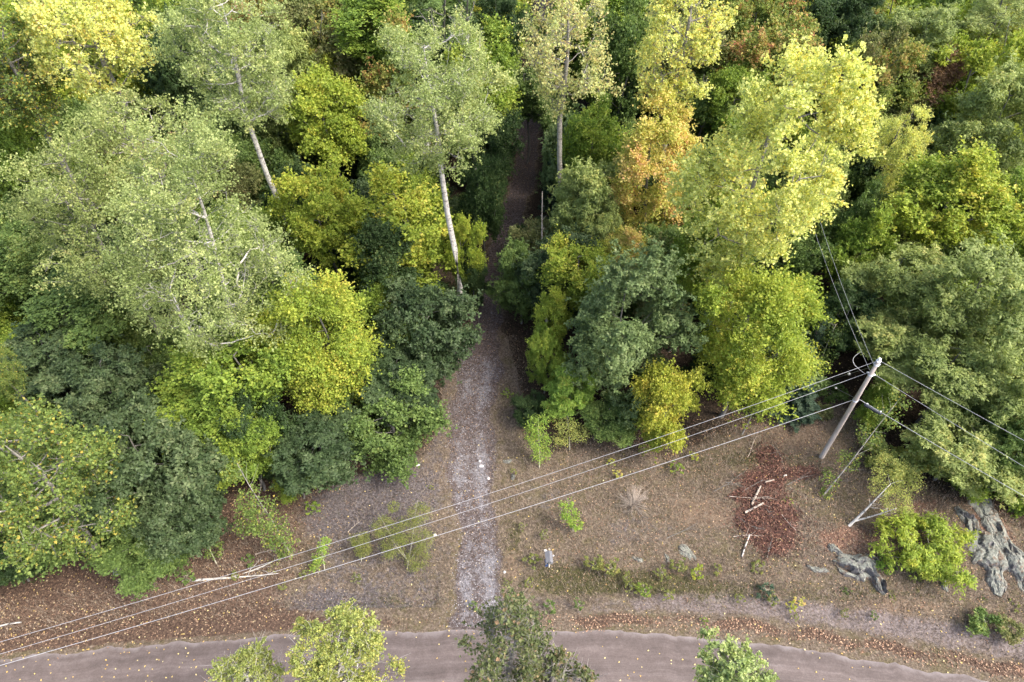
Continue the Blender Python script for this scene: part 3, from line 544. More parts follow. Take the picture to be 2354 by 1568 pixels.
TREES = [
 # label, name, style, palette, px, py, half width, half height, crown height
 ('olive and yellow maple in the top row behind the left aspens', 'maple_tree', 'maple', 'olive', 650, 40, 75, 70, 13),
 ('yellow-green maple at the top edge between yellow poplar and aspen', 'maple_tree', 'maple', 'lime', 380, 45, 60, 60, 14),
 ('mixed olive maple in the top row left of the dead forked tree', 'maple_tree', 'maple', 'lime', 880, 60, 100, 70, 14),
 ('green maple just behind the dead forked tree at the top', 'maple_tree', 'maple', 'mid', 1000, 25, 90, 60, 14),
 ('dark green tree in the top row right of the dead forked tree', 'ash_tree', 'ash', 'dark', 1150, 60, 60, 80, 13),
 ('dark tree behind the thin bare stems at the top', 'oak_tree', 'oak', 'oakd', 760, 40, 55, 70, 12),
 ('gold topped slim maple beside the dark gap near the upper aspen', 'maple_tree', 'maple', 'gold', 735, 165, 52, 60, 10.5),
 ('tall yellow-green maple between the two tallest silvery aspens', 'maple_tree', 'maple', 'limey', 755, 280, 88, 105, 9.5),
 ('yellow-green maple below the upper left aspen, above the bulging maple', 'maple_tree', 'maple', 'limey', 735, 480, 82, 100, 8.5),
 ('bright maple just left of the white aspen trunk', 'maple_tree', 'maple', 'limey', 915, 545, 118, 120, 6.2),
 ('narrow bright maple just right of the white aspen trunk', 'maple_tree', 'maple', 'limey', 1068, 575, 42, 85, 5),
 ('small lime maple in the shade between bulging maple and aspen trunk', 'maple_tree', 'maple', 'lime', 880, 700, 48, 65, 4.5),
 ('green maple above the bulging bright maple', 'maple_tree', 'maple', 'mid', 640, 660, 80, 70, 9),
 ('lime maple hanging under the broadest aspen', 'maple_tree', 'maple', 'lime', 570, 850, 120, 110, 7),
 ('olive-green maple at the foot of the broadest aspen', 'maple_tree', 'maple', 'lime', 460, 930, 120, 95, 6),
 ('lime maple low in front of the dark oaks at left', 'maple_tree', 'maple', 'lime', 560, 1030, 75, 80, 4.5),
 ('mid green maple under the spreading aspen at left', 'maple_tree', 'maple', 'mid', 230, 690, 120, 70, 8),
 ('green and yellow maple at the left edge under the thin poplar', 'maple_tree', 'maple', 'lime', 35, 340, 75, 120, 11),
 ('dull green maple at the left edge, halfway down', 'maple_tree', 'maple', 'mid', 40, 620, 100, 95, 8.5),
 ('dark oak at left below the spreading aspen', 'oak_tree', 'oak', 'oakd', 130, 810, 115, 85, 6.5),
 ('dark oak in front of the olive-green maple', 'oak_tree', 'oak', 'oakd', 260, 900, 100, 100, 6.5),
 ('largest dark oak beside the yellow-flecked aspen', 'oak_tree', 'oak', 'oakd', 360, 1060, 130, 130, 5.5),
 ('dark oak just above the fallen birch', 'oak_tree', 'oak', 'oakd', 430, 1170, 95, 100, 3.8),
 ('yellow-flecked small aspen at the left edge above the big flecked one', 'aspen_tree', 'aspen', 'yelspot', 0, 850, 50, 70, 9),
 ('shady olive bushy maple at the edge of the leaf litter at left', 'maple_tree', 'maple', 'mid', 345, 1265, 95, 75, 2.6),
 ('dark oak between lime maple and drive, low at the wood edge', 'oak_tree', 'oak', 'oakd', 720, 1030, 105, 75, 3.6),
 ('low lime maple at the wood edge above the fallen birch', 'maple_tree', 'maple', 'lime', 680, 1100, 50, 45, 2.2),
 ('olive hazel thicket at the wood edge left of the drive', 'hazel_tree', 'maple', 'mid', 890, 965, 118, 115, 3.2),
 ('dark green oak leaning over the drive from the left', 'oak_tree', 'oak', 'oakd', 975, 775, 108, 110, 4.6),
 ('dark oak between bulging maple and the drive', 'oak_tree', 'oak', 'oakd', 930, 880, 95, 80, 4),
 ('dark maple on the left side of the shaded trail', 'maple_tree', 'maple', 'dark', 1110, 470, 52, 100, 5.5),
 ('dark low maple beside the trail bend at left', 'maple_tree', 'maple', 'dark', 1085, 640, 40, 60, 3),
 ('dark green maple left of where the trail vanishes', 'maple_tree', 'maple', 'dark', 1135, 340, 55, 80, 7),
 ('green maple beyond the end of the trail', 'maple_tree', 'maple', 'mid', 1215, 215, 55, 60, 7),
 ('green maple right of where the trail vanishes', 'maple_tree', 'maple', 'mid', 1285, 300, 45, 60, 6),
 ('mid green maple between the brown-leaved poplar and the pale one', 'maple_tree', 'maple', 'mid', 1440, 130, 70, 110, 12),
 ('dark leafy maple behind the orange maple', 'maple_tree', 'maple', 'mid', 1620, 240, 80, 90, 9),
 ('lime green maple left of the orange maple', 'maple_tree', 'maple', 'lime', 1370, 330, 75, 95, 9),
 ('light green ash between trail and orange maple', 'ash_tree', 'ash', 'ashg', 1345, 490, 88, 100, 7.5),
 ('lime maple above and left of the rounded oak', 'maple_tree', 'maple', 'limey', 1340, 640, 78, 85, 6.5),
 ('orange tipped small maple squeezed above the rounded oak', 'maple_tree', 'maple', 'orange', 1445, 575, 48, 45, 7),
 ('lime maple between rounded oak and huge pale poplar', 'maple_tree', 'maple', 'lime', 1590, 610, 70, 85, 8),
 ('orange flushed maple at the top right of the pale poplar', 'maple_tree', 'maple', 'ogreen', 1735, 100, 82, 105, 12.5),
 ('lime maple just behind the huge pale poplar', 'maple_tree', 'maple', 'lime', 1690, 230, 62, 80, 10.5),
 ('gold maple hanging low in front of the rounded oak', 'maple_tree', 'maple', 'gold', 1530, 930, 72, 105, 4.2),
 ('small olive ash on the right side of the drive', 'ash_tree', 'ash', 'mid', 1200, 660, 58, 95, 3.6),
 ('olive maple on the right bank of the trail bend', 'maple_tree', 'maple', 'olive', 1225, 570, 50, 60, 4.2),
 ('lime ash sapling at the right side of the drive', 'ash_tree', 'ash', 'lime', 1255, 830, 48, 85, 3.2),
 ('pale lime ash below the rounded oak by the drive', 'ash_tree', 'ash', 'bright', 1310, 900, 62, 65, 2.8),
 ('low green maple at the clearing edge below the rounded oak', 'maple_tree', 'maple', 'mid', 1400, 965, 65, 40, 1.9),
 ('narrow yellow-green maple on the right trail side', 'maple_tree', 'maple', 'limey', 1275, 740, 42, 60, 4.6),
 ('dark blue-green maple in the top row right of the orange flushed one', 'maple_tree', 'maple', 'dark', 1850, 55, 70, 75, 13),
 ('dark green ash in the top row, right part', 'ash_tree', 'ash', 'dark', 1945, 90, 70, 90, 12),
 ('greyish olive maple behind the huge pale poplar at right', 'maple_tree', 'maple', 'olive', 2020, 165, 62, 95, 11.5),
 ('grey-green ash in the top right near the leaning grey trunk', 'ash_tree', 'ash', 'ashg', 2110, 90, 85, 75, 13),
 ('rust brown maple in the upper right beside the yellow one', 'maple_tree', 'maple', 'rust', 2140, 195, 55, 60, 10.5),
 ('olive maple in the gap right of the huge pale poplar', 'maple_tree', 'maple', 'olive', 2040, 280, 60, 70, 8),
 ('tall golden green maple in the upper right', 'maple_tree', 'maple', 'limey', 2235, 180, 95, 110, 11.5),
 ('pale silvery aspen top in the top right corner', 'aspen_tree', 'aspen', 'silver', 2300, 25, 80, 70, 15),
 ('gold maple at the right edge near the white birch stems', 'maple_tree', 'maple', 'gold', 2330, 110, 45, 70, 12),
 ('olive green ash at the right edge, upper part', 'ash_tree', 'ash', 'ashg', 2290, 310, 105, 115, 10.5),
 ('broad lime maple right of the thin leaning aspen', 'maple_tree', 'maple', 'limey', 2190, 490, 120, 115, 9),
 ('lime maple at the right edge, halfway down', 'maple_tree', 'maple', 'lime', 2320, 470, 75, 80, 9),
 ('green ash in the shade right of the huge pale poplar', 'ash_tree', 'ash', 'mid', 1985, 540, 62, 110, 6),
 ('thin yellow-flecked aspen leaning among dark trees at right', 'aspen_tree', 'aspen', 'yelpop', 2055, 345, 62, 95, 10),
 ('olive green ash above the utility pole', 'ash_tree', 'ash', 'ashg', 2065, 655, 95, 85, 6.5),
 ('dark ash just left of the pole top', 'ash_tree', 'ash', 'dark', 1935, 740, 65, 75, 4.5),
 ('dark green ash right of the pole top', 'ash_tree', 'ash', 'ashg', 2070, 800, 110, 85, 4.5),
 ('big grey-green ash at the right edge above the wires', 'ash_tree', 'ash', 'ashg', 2250, 690, 135, 125, 8),
 ('grey-green ash under the wires at right', 'ash_tree', 'ash', 'ashg', 2190, 860, 110, 90, 5.5),
 ('green ash at the right edge below the big grey-green one', 'ash_tree', 'ash', 'ashg', 2310, 900, 90, 100, 6),
 ('green ash over the rock ledges', 'ash_tree', 'ash', 'ashg', 2200, 1040, 105, 90, 3.6),
 ('green ash at the right edge below the wires', 'ash_tree', 'ash', 'mid', 2330, 1060, 70, 90, 4),
 ('low lime maple at the foot of the pole', 'maple_tree', 'maple', 'lime', 2010, 940, 42, 60, 2.8),
 ('yellow-green shrub low between birch sapling and ash', 'shrub', 'bush', 'birch', 2070, 1060, 75, 62, 1.6),
 ('gold-green shrub right of the rock ledges', 'shrub', 'bush', 'lime', 2345, 1150, 50, 55, 1.5),
]
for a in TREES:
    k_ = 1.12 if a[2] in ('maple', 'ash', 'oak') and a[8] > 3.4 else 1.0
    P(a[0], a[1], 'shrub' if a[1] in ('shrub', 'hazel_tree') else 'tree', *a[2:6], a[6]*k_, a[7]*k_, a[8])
conifer('blue-green spruce tip left of the white aspen trunk', 862, 400, 28, 5, 8)
conifer('dark spruce between the pale poplars right of the trail end', 1440, 215, 26, 7, 10)
conifer('slim dark spruce on the right side of the shaded trail', 1262, 440, 26, 4, 7.5)
conifer('soft green pine left of the utility pole', 1815, 900, 62, 2.0, 4.6, name='pine_tree')
conifer('second low pine between maple and utility pole', 1835, 935, 50, 1.2, 3.0, name='pine_tree')
conifer('small dark spruce in the shade left of the utility pole', 1860, 800, 40, 3, 5.5)
conifer('dusky spruce deep in the wood left of the aspen trunk', 840, 340, 30, 7, 9)

# ---- filling woods: nothing tells these apart beyond kind and how far back they stand
fr = np.random.default_rng(77); nfill = 0
HERO = list(USED)
def fill(dy, dxx, ymin, ymax, excl, low):
    global nfill
    for gy in np.arange(ymin, ymax, dy):
        for gx in np.arange(-70, 70, dxx):
            x, y = gx+fr.uniform(-.4, .4)*dxx, gy+fr.uniform(-.4, .4)*dy
            if abs(x) > .75*(y*.682+26.3)+2.5: continue
            fm_ = float(forest_mask(np.array(x), np.array(y)))
            if fm_ < ((.8 if y > 18.5 and abs(x) < 9 else 1.4) if low else 2.3): continue
            if any(math.hypot(x-a, y-b) < excl*(.9+.22*r) for a, b, r in HERO): continue
            far = y > 50; mid_ = y > 34
            ksel = fr.random(); st = 'maple' if ksel < .66 else ('ash' if ksel < .84 else 'oak')
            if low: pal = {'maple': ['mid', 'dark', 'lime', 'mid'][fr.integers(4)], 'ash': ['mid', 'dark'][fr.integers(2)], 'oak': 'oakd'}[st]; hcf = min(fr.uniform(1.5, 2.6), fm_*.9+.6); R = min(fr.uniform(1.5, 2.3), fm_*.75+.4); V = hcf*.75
            else:
                pal = {'maple': ['mid', 'lime', 'lime', 'limey' if far else 'mid', 'olive', 'ogreen' if far else 'mid', 'limey' if far else 'dark', 'lime'][fr.integers(8)], 'ash': ['mid', 'dark', 'ashg'][fr.integers(3)], 'oak': ['oakd', 'oak'][fr.integers(2)]}[st]
                hcf = fr.uniform(8.5, 11.5) if far else (fr.uniform(4.6, 6.4) if mid_ else fr.uniform(2.8, 4.2)); R = fr.uniform(2.9, 4.0) if far else fr.uniform(2.1, 2.9)
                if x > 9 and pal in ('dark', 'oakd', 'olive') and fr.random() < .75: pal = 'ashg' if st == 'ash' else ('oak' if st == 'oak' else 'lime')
                V = min(hcf*.8, R*fr.uniform(1.1, 1.6))
            words = {'mid': 'mid green', 'lime': 'lime green', 'dark': 'dark green', 'olive': 'olive', 'ogreen': 'orange tinged', 'limey': 'yellow-green', 'oakd': 'deep green', 'oak': 'blue-green', 'ashg': 'grey-green'}[pal]
            zone = 'in the far woods near the top of the view' if far else ('in the shaded gaps behind the tall poplars' if mid_ else 'low in the shade under the front trees')
            if low: zone = 'undergrowth, '+('far back' if far else ('behind the tall poplars' if mid_ else 'under the front trees')); nm, ct = 'young_'+st, 'young tree'; lb = f'young {words} {st} in the dark {zone}'; gp = f'young {words} {st} {zone}'
            else: nm, ct = st+'_tree', 'tree'; lb = f'{words} {st} {zone}'; gp = f'{words} {st} trees {zone}'
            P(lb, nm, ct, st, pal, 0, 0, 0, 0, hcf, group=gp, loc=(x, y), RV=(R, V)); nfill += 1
fill(4.2, 4.4, 17, 96, 1.0, False)
nhigh = nfill
fill(3.6, 3.7, 15, 62, .7, True)
print('filler trees', nhigh, nfill, 'objects', len(bpy.data.objects))

# ---- bare and leaning trees
bare_tree('dead grey tree with two bare limbs standing at the very top', 'dead_tree', 'tree', (1035, 260), (1020, -30), 20, .24, B_GREY, 9, spread=.20)
bare_tree('second dead grey tree with an arching limb at the very top', 'dead_tree', 'tree', (1090, 270), (1072, -40), 19.5, .20, B_GREY, 9, spread=.22)
bare_tree('thin bare grey tree beside the gold topped maple at the top', 'dead_tree', 'tree', (742, 300), (737, 25), 16, .09, B_GREY, 16, spread=.12)
bare_tree('small bleached dead snag in the dark gap left of the tallest aspen', 'dead_tree', 'tree', (820, 330), (815, 150), 9, .10, B_TAN, 8, spread=.2)
bare_tree('dead vine-wrapped grey stem right of the trail', 'dead_tree', 'tree', (1257, 800), (1245, 440), 8.2, .13, B_TAN, 34, spread=.09)
bare_tree('white birch stem at the right edge in the upper corner', 'birch_tree', 'tree', (2265, 380), (2318, 45), 15, .13, B_WHITE, 7, spread=.1)
bare_tree('leaning grey trunk in the top right by the grey-green ash', 'dead_tree', 'tree', (2000, 260), (2060, -40), 16, .14, B_GREY, 7, spread=.12)
bare_tree('small leafless shrub with dark stem on the right side of the drive', 'dead_tree', 'shrub', (1198, 920), (1187, 870), 1.8, .045, B_BROWN, 14, spread=.6)

# ================================================================== leaning saplings with thin crowns
def sapling(label, name, cat, p0, tips, h, r, bk, pal, nleaf, L, crown, twigs=12, group=None, forkat=.12):
    """stems from p0 to photo points tips (at heights h); leaves in clouds given as (px,py,z,r_m)"""
    b = at(*p0)[0]; g0 = float(gz(b[0], b[1])); root = thing(name, label, cat, (b[0], b[1], g0), group); tw = []
    fork = None
    for i, (tp, hh) in enumerate(zip(tips, h)):
        e = at(*tp, hh)[0]-[b[0], b[1], g0]
        s0 = np.zeros(3) if fork is None else fork; s = np.linspace(0, 1, 9)[:, None]
        P_ = s0+(e-s0)*s+np.array([0, 0, -1.])*(s*(1-s))*np.linalg.norm(e)*.06*(1 if i == 0 else 2)+np.sin(s*5+i)*.02*np.linalg.norm(e)*np.array([1, .3, 0])*(s*(1-s))*2
        if i == 0: fork = P_[0]*(1-forkat)+P_[-1]*forkat; fork = P_[1] if forkat < .2 else P_[int(forkat*8)]; P_[0, 2] -= .1
        rr = r*(1 if i == 0 else .72)*(1-.82*s[:, 0]); mb = MB(); mb.tube(P_, rr, 8, cap=True, jit=.05); link('stem', mb.mesh('stem'), root, bk)
        m = MB()
        for _ in range(twigs):
            u = rng.uniform(.3, 1); k_ = min(int(u*8), 7); q = P_[k_]+(P_[k_+1]-P_[k_])*(u*8-k_); d = (P_[-1]-P_[0])/np.linalg.norm(P_[-1]-P_[0])*.7+sph(1)[0]*.8; d[2] = abs(d[2])*.6+.1
            l = rng.uniform(.25, .6)*np.linalg.norm(e)*.35; m.tube([q, q+d*l*.5+rng.normal(0, .03, 3), q+d*l], [rr[k_]*.4, rr[k_]*.25, .003], 4, cap=False); tw.append(q+d*l)
        link('twigs', m.mesh('twigs'), root, bk)
    Cc = np.array([list(at(px, py, z)[0]-[b[0], b[1], g0]) for px, py, z, _ in crown]); Rr = np.array([c_[3] for c_ in crown])
    idx = rng.choice(len(Cc), nleaf, p=Rr**2/(Rr**2).sum()); sub = sph(40)*.7; cen = Cc[idx]+sub[rng.integers(0, 40, nleaf)]*Rr[idx][:, None]*[1, 1, .6]+rng.normal(0, .16, (nleaf, 3))*Rr[idx][:, None]
    cen[:, 2] = np.maximum(cen[:, 2], .08)
    A = rng.normal(size=(nleaf, 3)); Nn = rng.normal(0, .6, (nleaf, 3))+[0, 0, .7]
    link('foliage', leaves_mesh('leaves', cen, A, Nn, L*rng.uniform(.6, 1.3, nleaf), L*.8, rng.random(nleaf), rng.random(nleaf)), root, LM[pal]); return root
sapling('white forked birch leaning right across the clearing', 'birch_sapling', 'birch', (1940, 1225), [(2048, 1112), (2062, 1168)], (3.6, 3.0), .085, B_WHITE, 'birch', 4800, .075, [(2040, 1075, 3.4, 1.0), (2085, 1100, 3, 1.0), (2060, 1150, 2.6, 1.0), (2020, 1120, 2.8, .7), (2080, 1185, 2, .6)], 9)
sapling('slender aspen sapling leaning in front of the utility pole', 'aspen_sapling', 'sapling', (1882, 1155), [(2062, 925)], (6.2,), .055, B_ASPEN, 'yelspot', 1500, .12, [(1910, 1100, 1.6, .7), (1950, 1060, 2.4, .8), (2000, 1000, 3.8, .9), (2040, 960, 5, .9), (2070, 920, 5.6, .7), (1900, 1135, 1, .5)], 16)
sapling('bent aspen sapling left of the utility pole', 'aspen_sapling', 'sapling', (1855, 900), [(1922, 745)], (5.5,), .05, B_YOUNG, 'yelspot', 420, .14, [(1915, 770, 4.6, .9), (1900, 820, 3.5, .9), (1940, 750, 5, .6)], 16)
sapling('fallen white birch lying on the leaf litter at left', 'fallen_birch', 'birch', (415, 1338), [(640, 1318), (650, 1280)], (.35, .6), .085, B_WHITE, 'birch', 60, .06, [(630, 1300, .5, .5)], 4, forkat=.5)
sapling('yellow-flecked aspen sapling at the wood edge above the fallen birch', 'aspen_sapling', 'sapling', (668, 1275), [(545, 1065)], (7.0,), .06, B_ASPEN, 'yelspot', 2300, .13, [(540, 1085, 6.4, .7), (575, 1150, 4.8, .9), (610, 1190, 3.8, 1.1), (640, 1225, 2.6, 1.0), (570, 1200, 3.2, .9), (660, 1255, 1.4, .8)], 12)
sapling('low yellowing sapling left of the fallen birch fork', 'aspen_sapling', 'sapling', (500, 1300), [(460, 1220)], (2.6,), .035, B_YOUNG, 'yelspot', 700, .12, [(465, 1235, 2, .8), (490, 1265, 1.1, .6)], 8)
sapling('small willow sapling crossed by the wires, left of the drive', 'willow_sapling', 'sapling', (745, 1310), [(735, 1235)], (2.4,), .03, B_YOUNG, 'bright', 620, .10, [(745, 1250, 1.8, .45), (735, 1280, 1.1, .5), (725, 1300, .6, .4)], 8)
sapling('wispy green birch clump crossed by the wires beside the drive', 'willow_shrub', 'shrub', (935, 1310), [(960, 1150), (870, 1180), (900, 1240), (985, 1230)], (2.8, 2.6, 2, 2), .03, B_YOUNG, 'weedy', 10000, .058, [(965, 1180, 2.2, .75), (930, 1220, 1.7, .9), (880, 1210, 1.9, .7), (975, 1240, 1.4, .7), (905, 1255, 1.2, .8), (960, 1285, .7, .8), (905, 1165, 2.3, .4)], 12)
sapling('smaller wispy shrub left of the green birch clump', 'willow_shrub', 'shrub', (830, 1290), [(825, 1225)], (1.8,), .022, B_YOUNG, 'weedy', 2400, .058, [(828, 1240, 1.3, .6), (835, 1265, .7, .5)], 10)
sapling('bright green poplar sapling in the middle of the clearing', 'poplar_sapling', 'sapling', (1318, 1220), [(1305, 1150)], (2.2,), .028, B_YOUNG, 'bright', 800, .11, [(1302, 1160, 1.9, .45), (1310, 1185, 1.3, .55), (1325, 1205, .7, .45)], 8)
sapling('yellow-green sapling at the clearing edge right of the drive', 'ash_sapling', 'sapling', (1240, 1075), [(1238, 960)], (3.4,), .035, B_YOUNG, 'bright', 2300, .09, [(1235, 975, 2.8, .8), (1240, 1015, 2, .8), (1245, 1045, 1.1, .7), (1225, 1000, 2, .6)], 8)
sapling('pale yellowish sapling below the lime ash beside the drive', 'ash_sapling', 'sapling', (1310, 1035), [(1305, 950)], (2.6,), .03, B_YOUNG, 'birch', 1700, .08, [(1300, 975, 2, .8), (1330, 995, 1.4, .8), (1290, 1010, 1.2, .6)], 10)
sapling('bare grey aspen stem leaning out of the gold maple', 'aspen_sapling', 'sapling', (1705, 1000), [(1745, 920)], (3.2,), .05, B_ASPEN, 'yelspot', 150, .11, [(1735, 945, 2.4, .7)], 8)

# the dense bright sumac-like shrub among the rocks
def pick_bush(label, name, style, pal, px, py, hw, hh, hc, n, L, group=None):
    return P(label, name, 'shrub', style, pal, px, py, hw, hh, hc, bk=B_YOUNG, hero=(n, L, .006), group=group)
pick_bush('bright lime ash shrub growing between the grey rock ledges', 'ash_shrub', 'ash', 'limey', 2125, 1262, 96, 70, 1.7, 8500, .24)
pick_bush('low yellow-green shrub at the left foot of the lime ash shrub', 'ash_shrub', 'bush', 'bright', 2030, 1300, 28, 30, .6, 700, .12)

# dry spiky shrub
def twig_ball(label, px, py, r, n, bk):
    c = at(px, py)[0]; root = thing('dry_shrub', label, 'shrub', (c[0], c[1], float(gz(c[0], c[1])))); m = MB()
    for _ in range(n):
        d = sph(1)[0]; d[2] = abs(d[2])*.75+.08; l = r*rng.uniform(.6, 1.1); e = d*l; q = np.zeros(3)
        m.tube([q, e*.5+rng.normal(0, .05*l, 3), e], [.012, .008, .003], 3, cap=False)
        for k_ in range(3):
            s0 = e*rng.uniform(.35, .9); e2 = s0+(d+rng.normal(0, .45, 3))*l*.3; m.tube([s0, e2], [.006, .002], 3, cap=False)
    link('twigs', m.mesh('twigs'), root, bk); return root
twig_ball('round leafless grey shrub with fine spiky twigs in the clearing', 1455, 1160, 1.15, 130, B_TAN)

# ================================================================== rocks
rk, t, p = mat('lichen_rock'); oc = objco(t)
n1 = noise(t, 3.5, 10, .75, oc); n2 = noise(t, 1.6, 8, .75, oc, .8); n3 = noise(t, 8, 8, .8, oc)
c1 = ramp(t, [(.3, (.045, .042, .043)), (.5, (.11, .105, .108)), (.7, (.20, .195, .20))]); t.links.new(n1, c1.inputs[0])
geo = N(t, 'ShaderNodeNewGeometry'); sx = N(t, 'ShaderNodeSeparateXYZ'); t.links.new(geo.outputs['Normal'], sx.inputs[0])
f = ramp(t, [(.43, (0, 0, 0)), (.50, (1, 1, 1))]); t.links.new(math_(t, 'MULTIPLY', math_(t, 'MULTIPLY_ADD', n3, .45, math_(t, 'MULTIPLY', n2, .62)), math_(t, 'MULTIPLY_ADD', sx.outputs[2], .35, .68)), f.inputs[0])
c2 = ramp(t, [(.35, (.10, .105, .09)), (.5, (.19, .20, .17)), (.65, (.31, .32, .28))]); t.links.new(n3, c2.inputs[0])
f4 = ramp(t, [(.52, (0, 0, 0)), (.60, (1, 1, 1))]); t.links.new(noise(t, 1.1, 9, .8, oc, .5), f4.inputs[0]); c4 = ramp(t, [(.35, (.05, .032, .022)), (.5, (.13, .085, .058)), (.65, (.27, .18, .12))]); t.links.new(n3, c4.inputs[0])
t.links.new(mixc(t, f4.outputs[0], mixc(t, f.outputs[0], c1.outputs[0], c2.outputs[0]), c4.outputs[0]), p.inputs['Base Color']); p.inputs['Roughness'].default_value = .9
bp = N(t, 'ShaderNodeBump'); bp.inputs['Strength'].default_value = .9; bp.inputs['Distance'].default_value = .08; t.links.new(math_(t, 'ADD', n1, math_(t, 'MULTIPLY', n3, .5)), bp.inputs['Height']); t.links.new(bp.outputs[0], p.inputs['Normal'])
def rock(label, ps, w_m, h_m, seed, name='rock_outcrop', cat='rock', group=None, skew=.0):
    """a rock ridge along the photo polyline ps, w_m half width, h_m high, broken faces"""
    g_ = np.random.default_rng(seed); Q = np.array([at2(*q) for q in ps]); Ls = np.concatenate([[0], np.cumsum(np.linalg.norm(np.diff(Q, axis=0), axis=1))]); n = max(8, int(Ls[-1]/.10))
    s = np.linspace(0, Ls[-1], n); cx, cy = np.interp(s, Ls, Q[:, 0]), np.interp(s, Ls, Q[:, 1]); tx, ty = np.gradient(cx), np.gradient(cy); l = np.hypot(tx, ty)+1e-9; nx_, ny_ = -ty/l, tx/l
    env = np.sin(np.clip(s/Ls[-1], .02, .98)*PI)**.42; W = (1.4 if max(np.atleast_1d(w_m)) > .4 else 1.05)*np.interp(s, Ls, np.broadcast_to(w_m, (len(ps),)))*env*(1+.22*np.sin(s*2.3+seed)+.14*np.sin(s*5.1+seed*2)); k = 19
    th = np.linspace(-1, 1, k); V_ = []
    amp = [(g_.uniform(1.2, 5), g_.uniform(1.2, 5), g_.uniform(0, 6)) for _ in range(9)]
    hb = g_.uniform(.45, 1.1, (60, 6)); tl = g_.normal(0, .22, (60, 6, 2))
    for i in range(n):
        for a in th:
            x = cx[i]+nx_[i]*W[i]*a; y = cy[i]+ny_[i]*W[i]*a
            u1 = s[i]/.95+.35*math.sin(a*2+seed)+.12*math.sin(s[i]*5); u2 = (a+1)*1.35+.3*math.sin(s[i]*1.7+seed)+.08*math.sin(s[i]*6)
            b1, b2 = int(u1) % 60, min(max(int(u2), 0), 5); f1, f2 = u1-int(u1), u2-int(u2)
            crack = .22*(math.exp(-(min(f1, 1-f1)/.09)**2)*.7+math.exp(-(min(f2, 1-f2)/.09)**2))
            prof = (1-abs(a)**3.5)*(1+skew*a)
            z = h_m*env[i]*prof*(hb[b1, b2]+tl[b1, b2, 0]*(f1-.5)*2+tl[b1, b2, 1]*(f2-.5)*2-crack)+.02*math.sin(x*9+y*5)*prof-.10*(abs(a) > .99)
            V_.append((x+.05*math.sin(y*7+seed)+g_.normal(0, .012), y+.05*math.sin(x*6)+g_.normal(0, .012), z+g_.normal(0, .014)))
    V_ = np.array(V_); I_, J_ = np.meshgrid(np.arange(n-1), np.arange(k-1), indexing='ij'); F_ = np.stack([I_*k+J_, I_*k+J_+1, (I_+1)*k+J_+1, (I_+1)*k+J_], -1).reshape(-1, 4)
    V_[:, 2] *= .8
    o0 = np.array([cx.mean(), cy.mean(), float(gz(cx.mean(), cy.mean()))]); V_[:, 2] = V_[:, 2]+gz(V_[:, 0], V_[:, 1])-.03; V_ = V_-o0
    F_ = F_[:, ::-1] if np.cross(V_[F_[0, 1]]-V_[F_[0, 0]], V_[F_[0, 2]]-V_[F_[0, 0]])[2] < 0 else F_
    o = link(name, mesh_np('rock', V_, F_, smooth=False), None, rk, o0); tag(o, label, cat, group); return o
rock('pale lichened rock ledge between drifts of leaves at the right', [(2185, 1118), (2225, 1150), (2245, 1190), (2290, 1230)], [.55, .5, .45, .4], .35, 3)
rock('dark grey rock ridge running down right of the lime ash shrub', [(2180, 1185), (2215, 1220), (2240, 1270), (2265, 1310), (2285, 1380)], [.35, .45, .6, .65, .5], .7, 8)
rock('long grey rock ridge nearest the right edge', [(2240, 1195), (2270, 1235), (2295, 1280), (2330, 1330), (2350, 1380)], [.3, .5, .45, .4, .3], .55, 12)
rock('narrow rock outcrop at the right edge by the roadside bushes', [(2300, 1255), (2335, 1300), (2356, 1345)], [.3, .35, .3], .4, 21)
rock('overhanging lichened ledge left of the lime ash shrub', [(1905, 1300), (1940, 1310), (1980, 1318), (2008, 1345), (2028, 1372)], [.28, .5, .5, .42, .25], .75, 31, skew=-.35)
rock('low lichen-covered rock left end of the ledge', [(1850, 1305), (1880, 1318), (1900, 1322)], .25, .25, 35)
rock('pale rock slab peeping through leaves above the ledge', [(1893, 1262), (1915, 1280), (1935, 1300)], .28, .22, 41)
rock('rock slab under leaves beside the ash shrub', [(1975, 1290), (2000, 1302), (2012, 1325)], .26, .28, 46)
rock('lichened boulder in the grass above the verge', [(1562, 1255), (1580, 1272), (1600, 1290)], [.30, .34, .22], .32, 51)
rock('small dark rock left of the lichened boulder', [(1528, 1272), (1537, 1300)], .12, .15, 52)
rock('half buried pale rock in the brown grass', [(1455, 1282), (1480, 1290)], .2, .18, 55)
rock('rock below the lime ash shrub near the verge', [(2142, 1325), (2160, 1345), (2172, 1372)], [.22, .28, .18], .3, 61)
rock('pale stony patch of rock below the ash crown at right', [(2262, 1095), (2275, 1115), (2290, 1135)], .25, .25, 64)
rock('small grey rock among leaves near the foot of the pole', [(1883, 1095), (1890, 1108)], .16, .15, 66)
rock('dark stone beside the yellow weed right of the drive', [(1176, 1088), (1181, 1104)], .14, .2, 71, 'stone', 'stone')
rock('flat grey stone above the yellow weed right of the drive', [(1156, 1060), (1180, 1056)], .15, .14, 72, 'stone', 'stone')
wm, t, p = mat('pale_stone'); n1 = noise(t, 9, 6, .7, objco(t)); c1 = ramp(t, [(.35, (.36, .34, .34)), (.65, (.66, .64, .62))]); t.links.new(n1, c1.inputs[0]); t.links.new(c1.outputs[0], p.inputs['Base Color']); p.inputs['Roughness'].default_value = .9
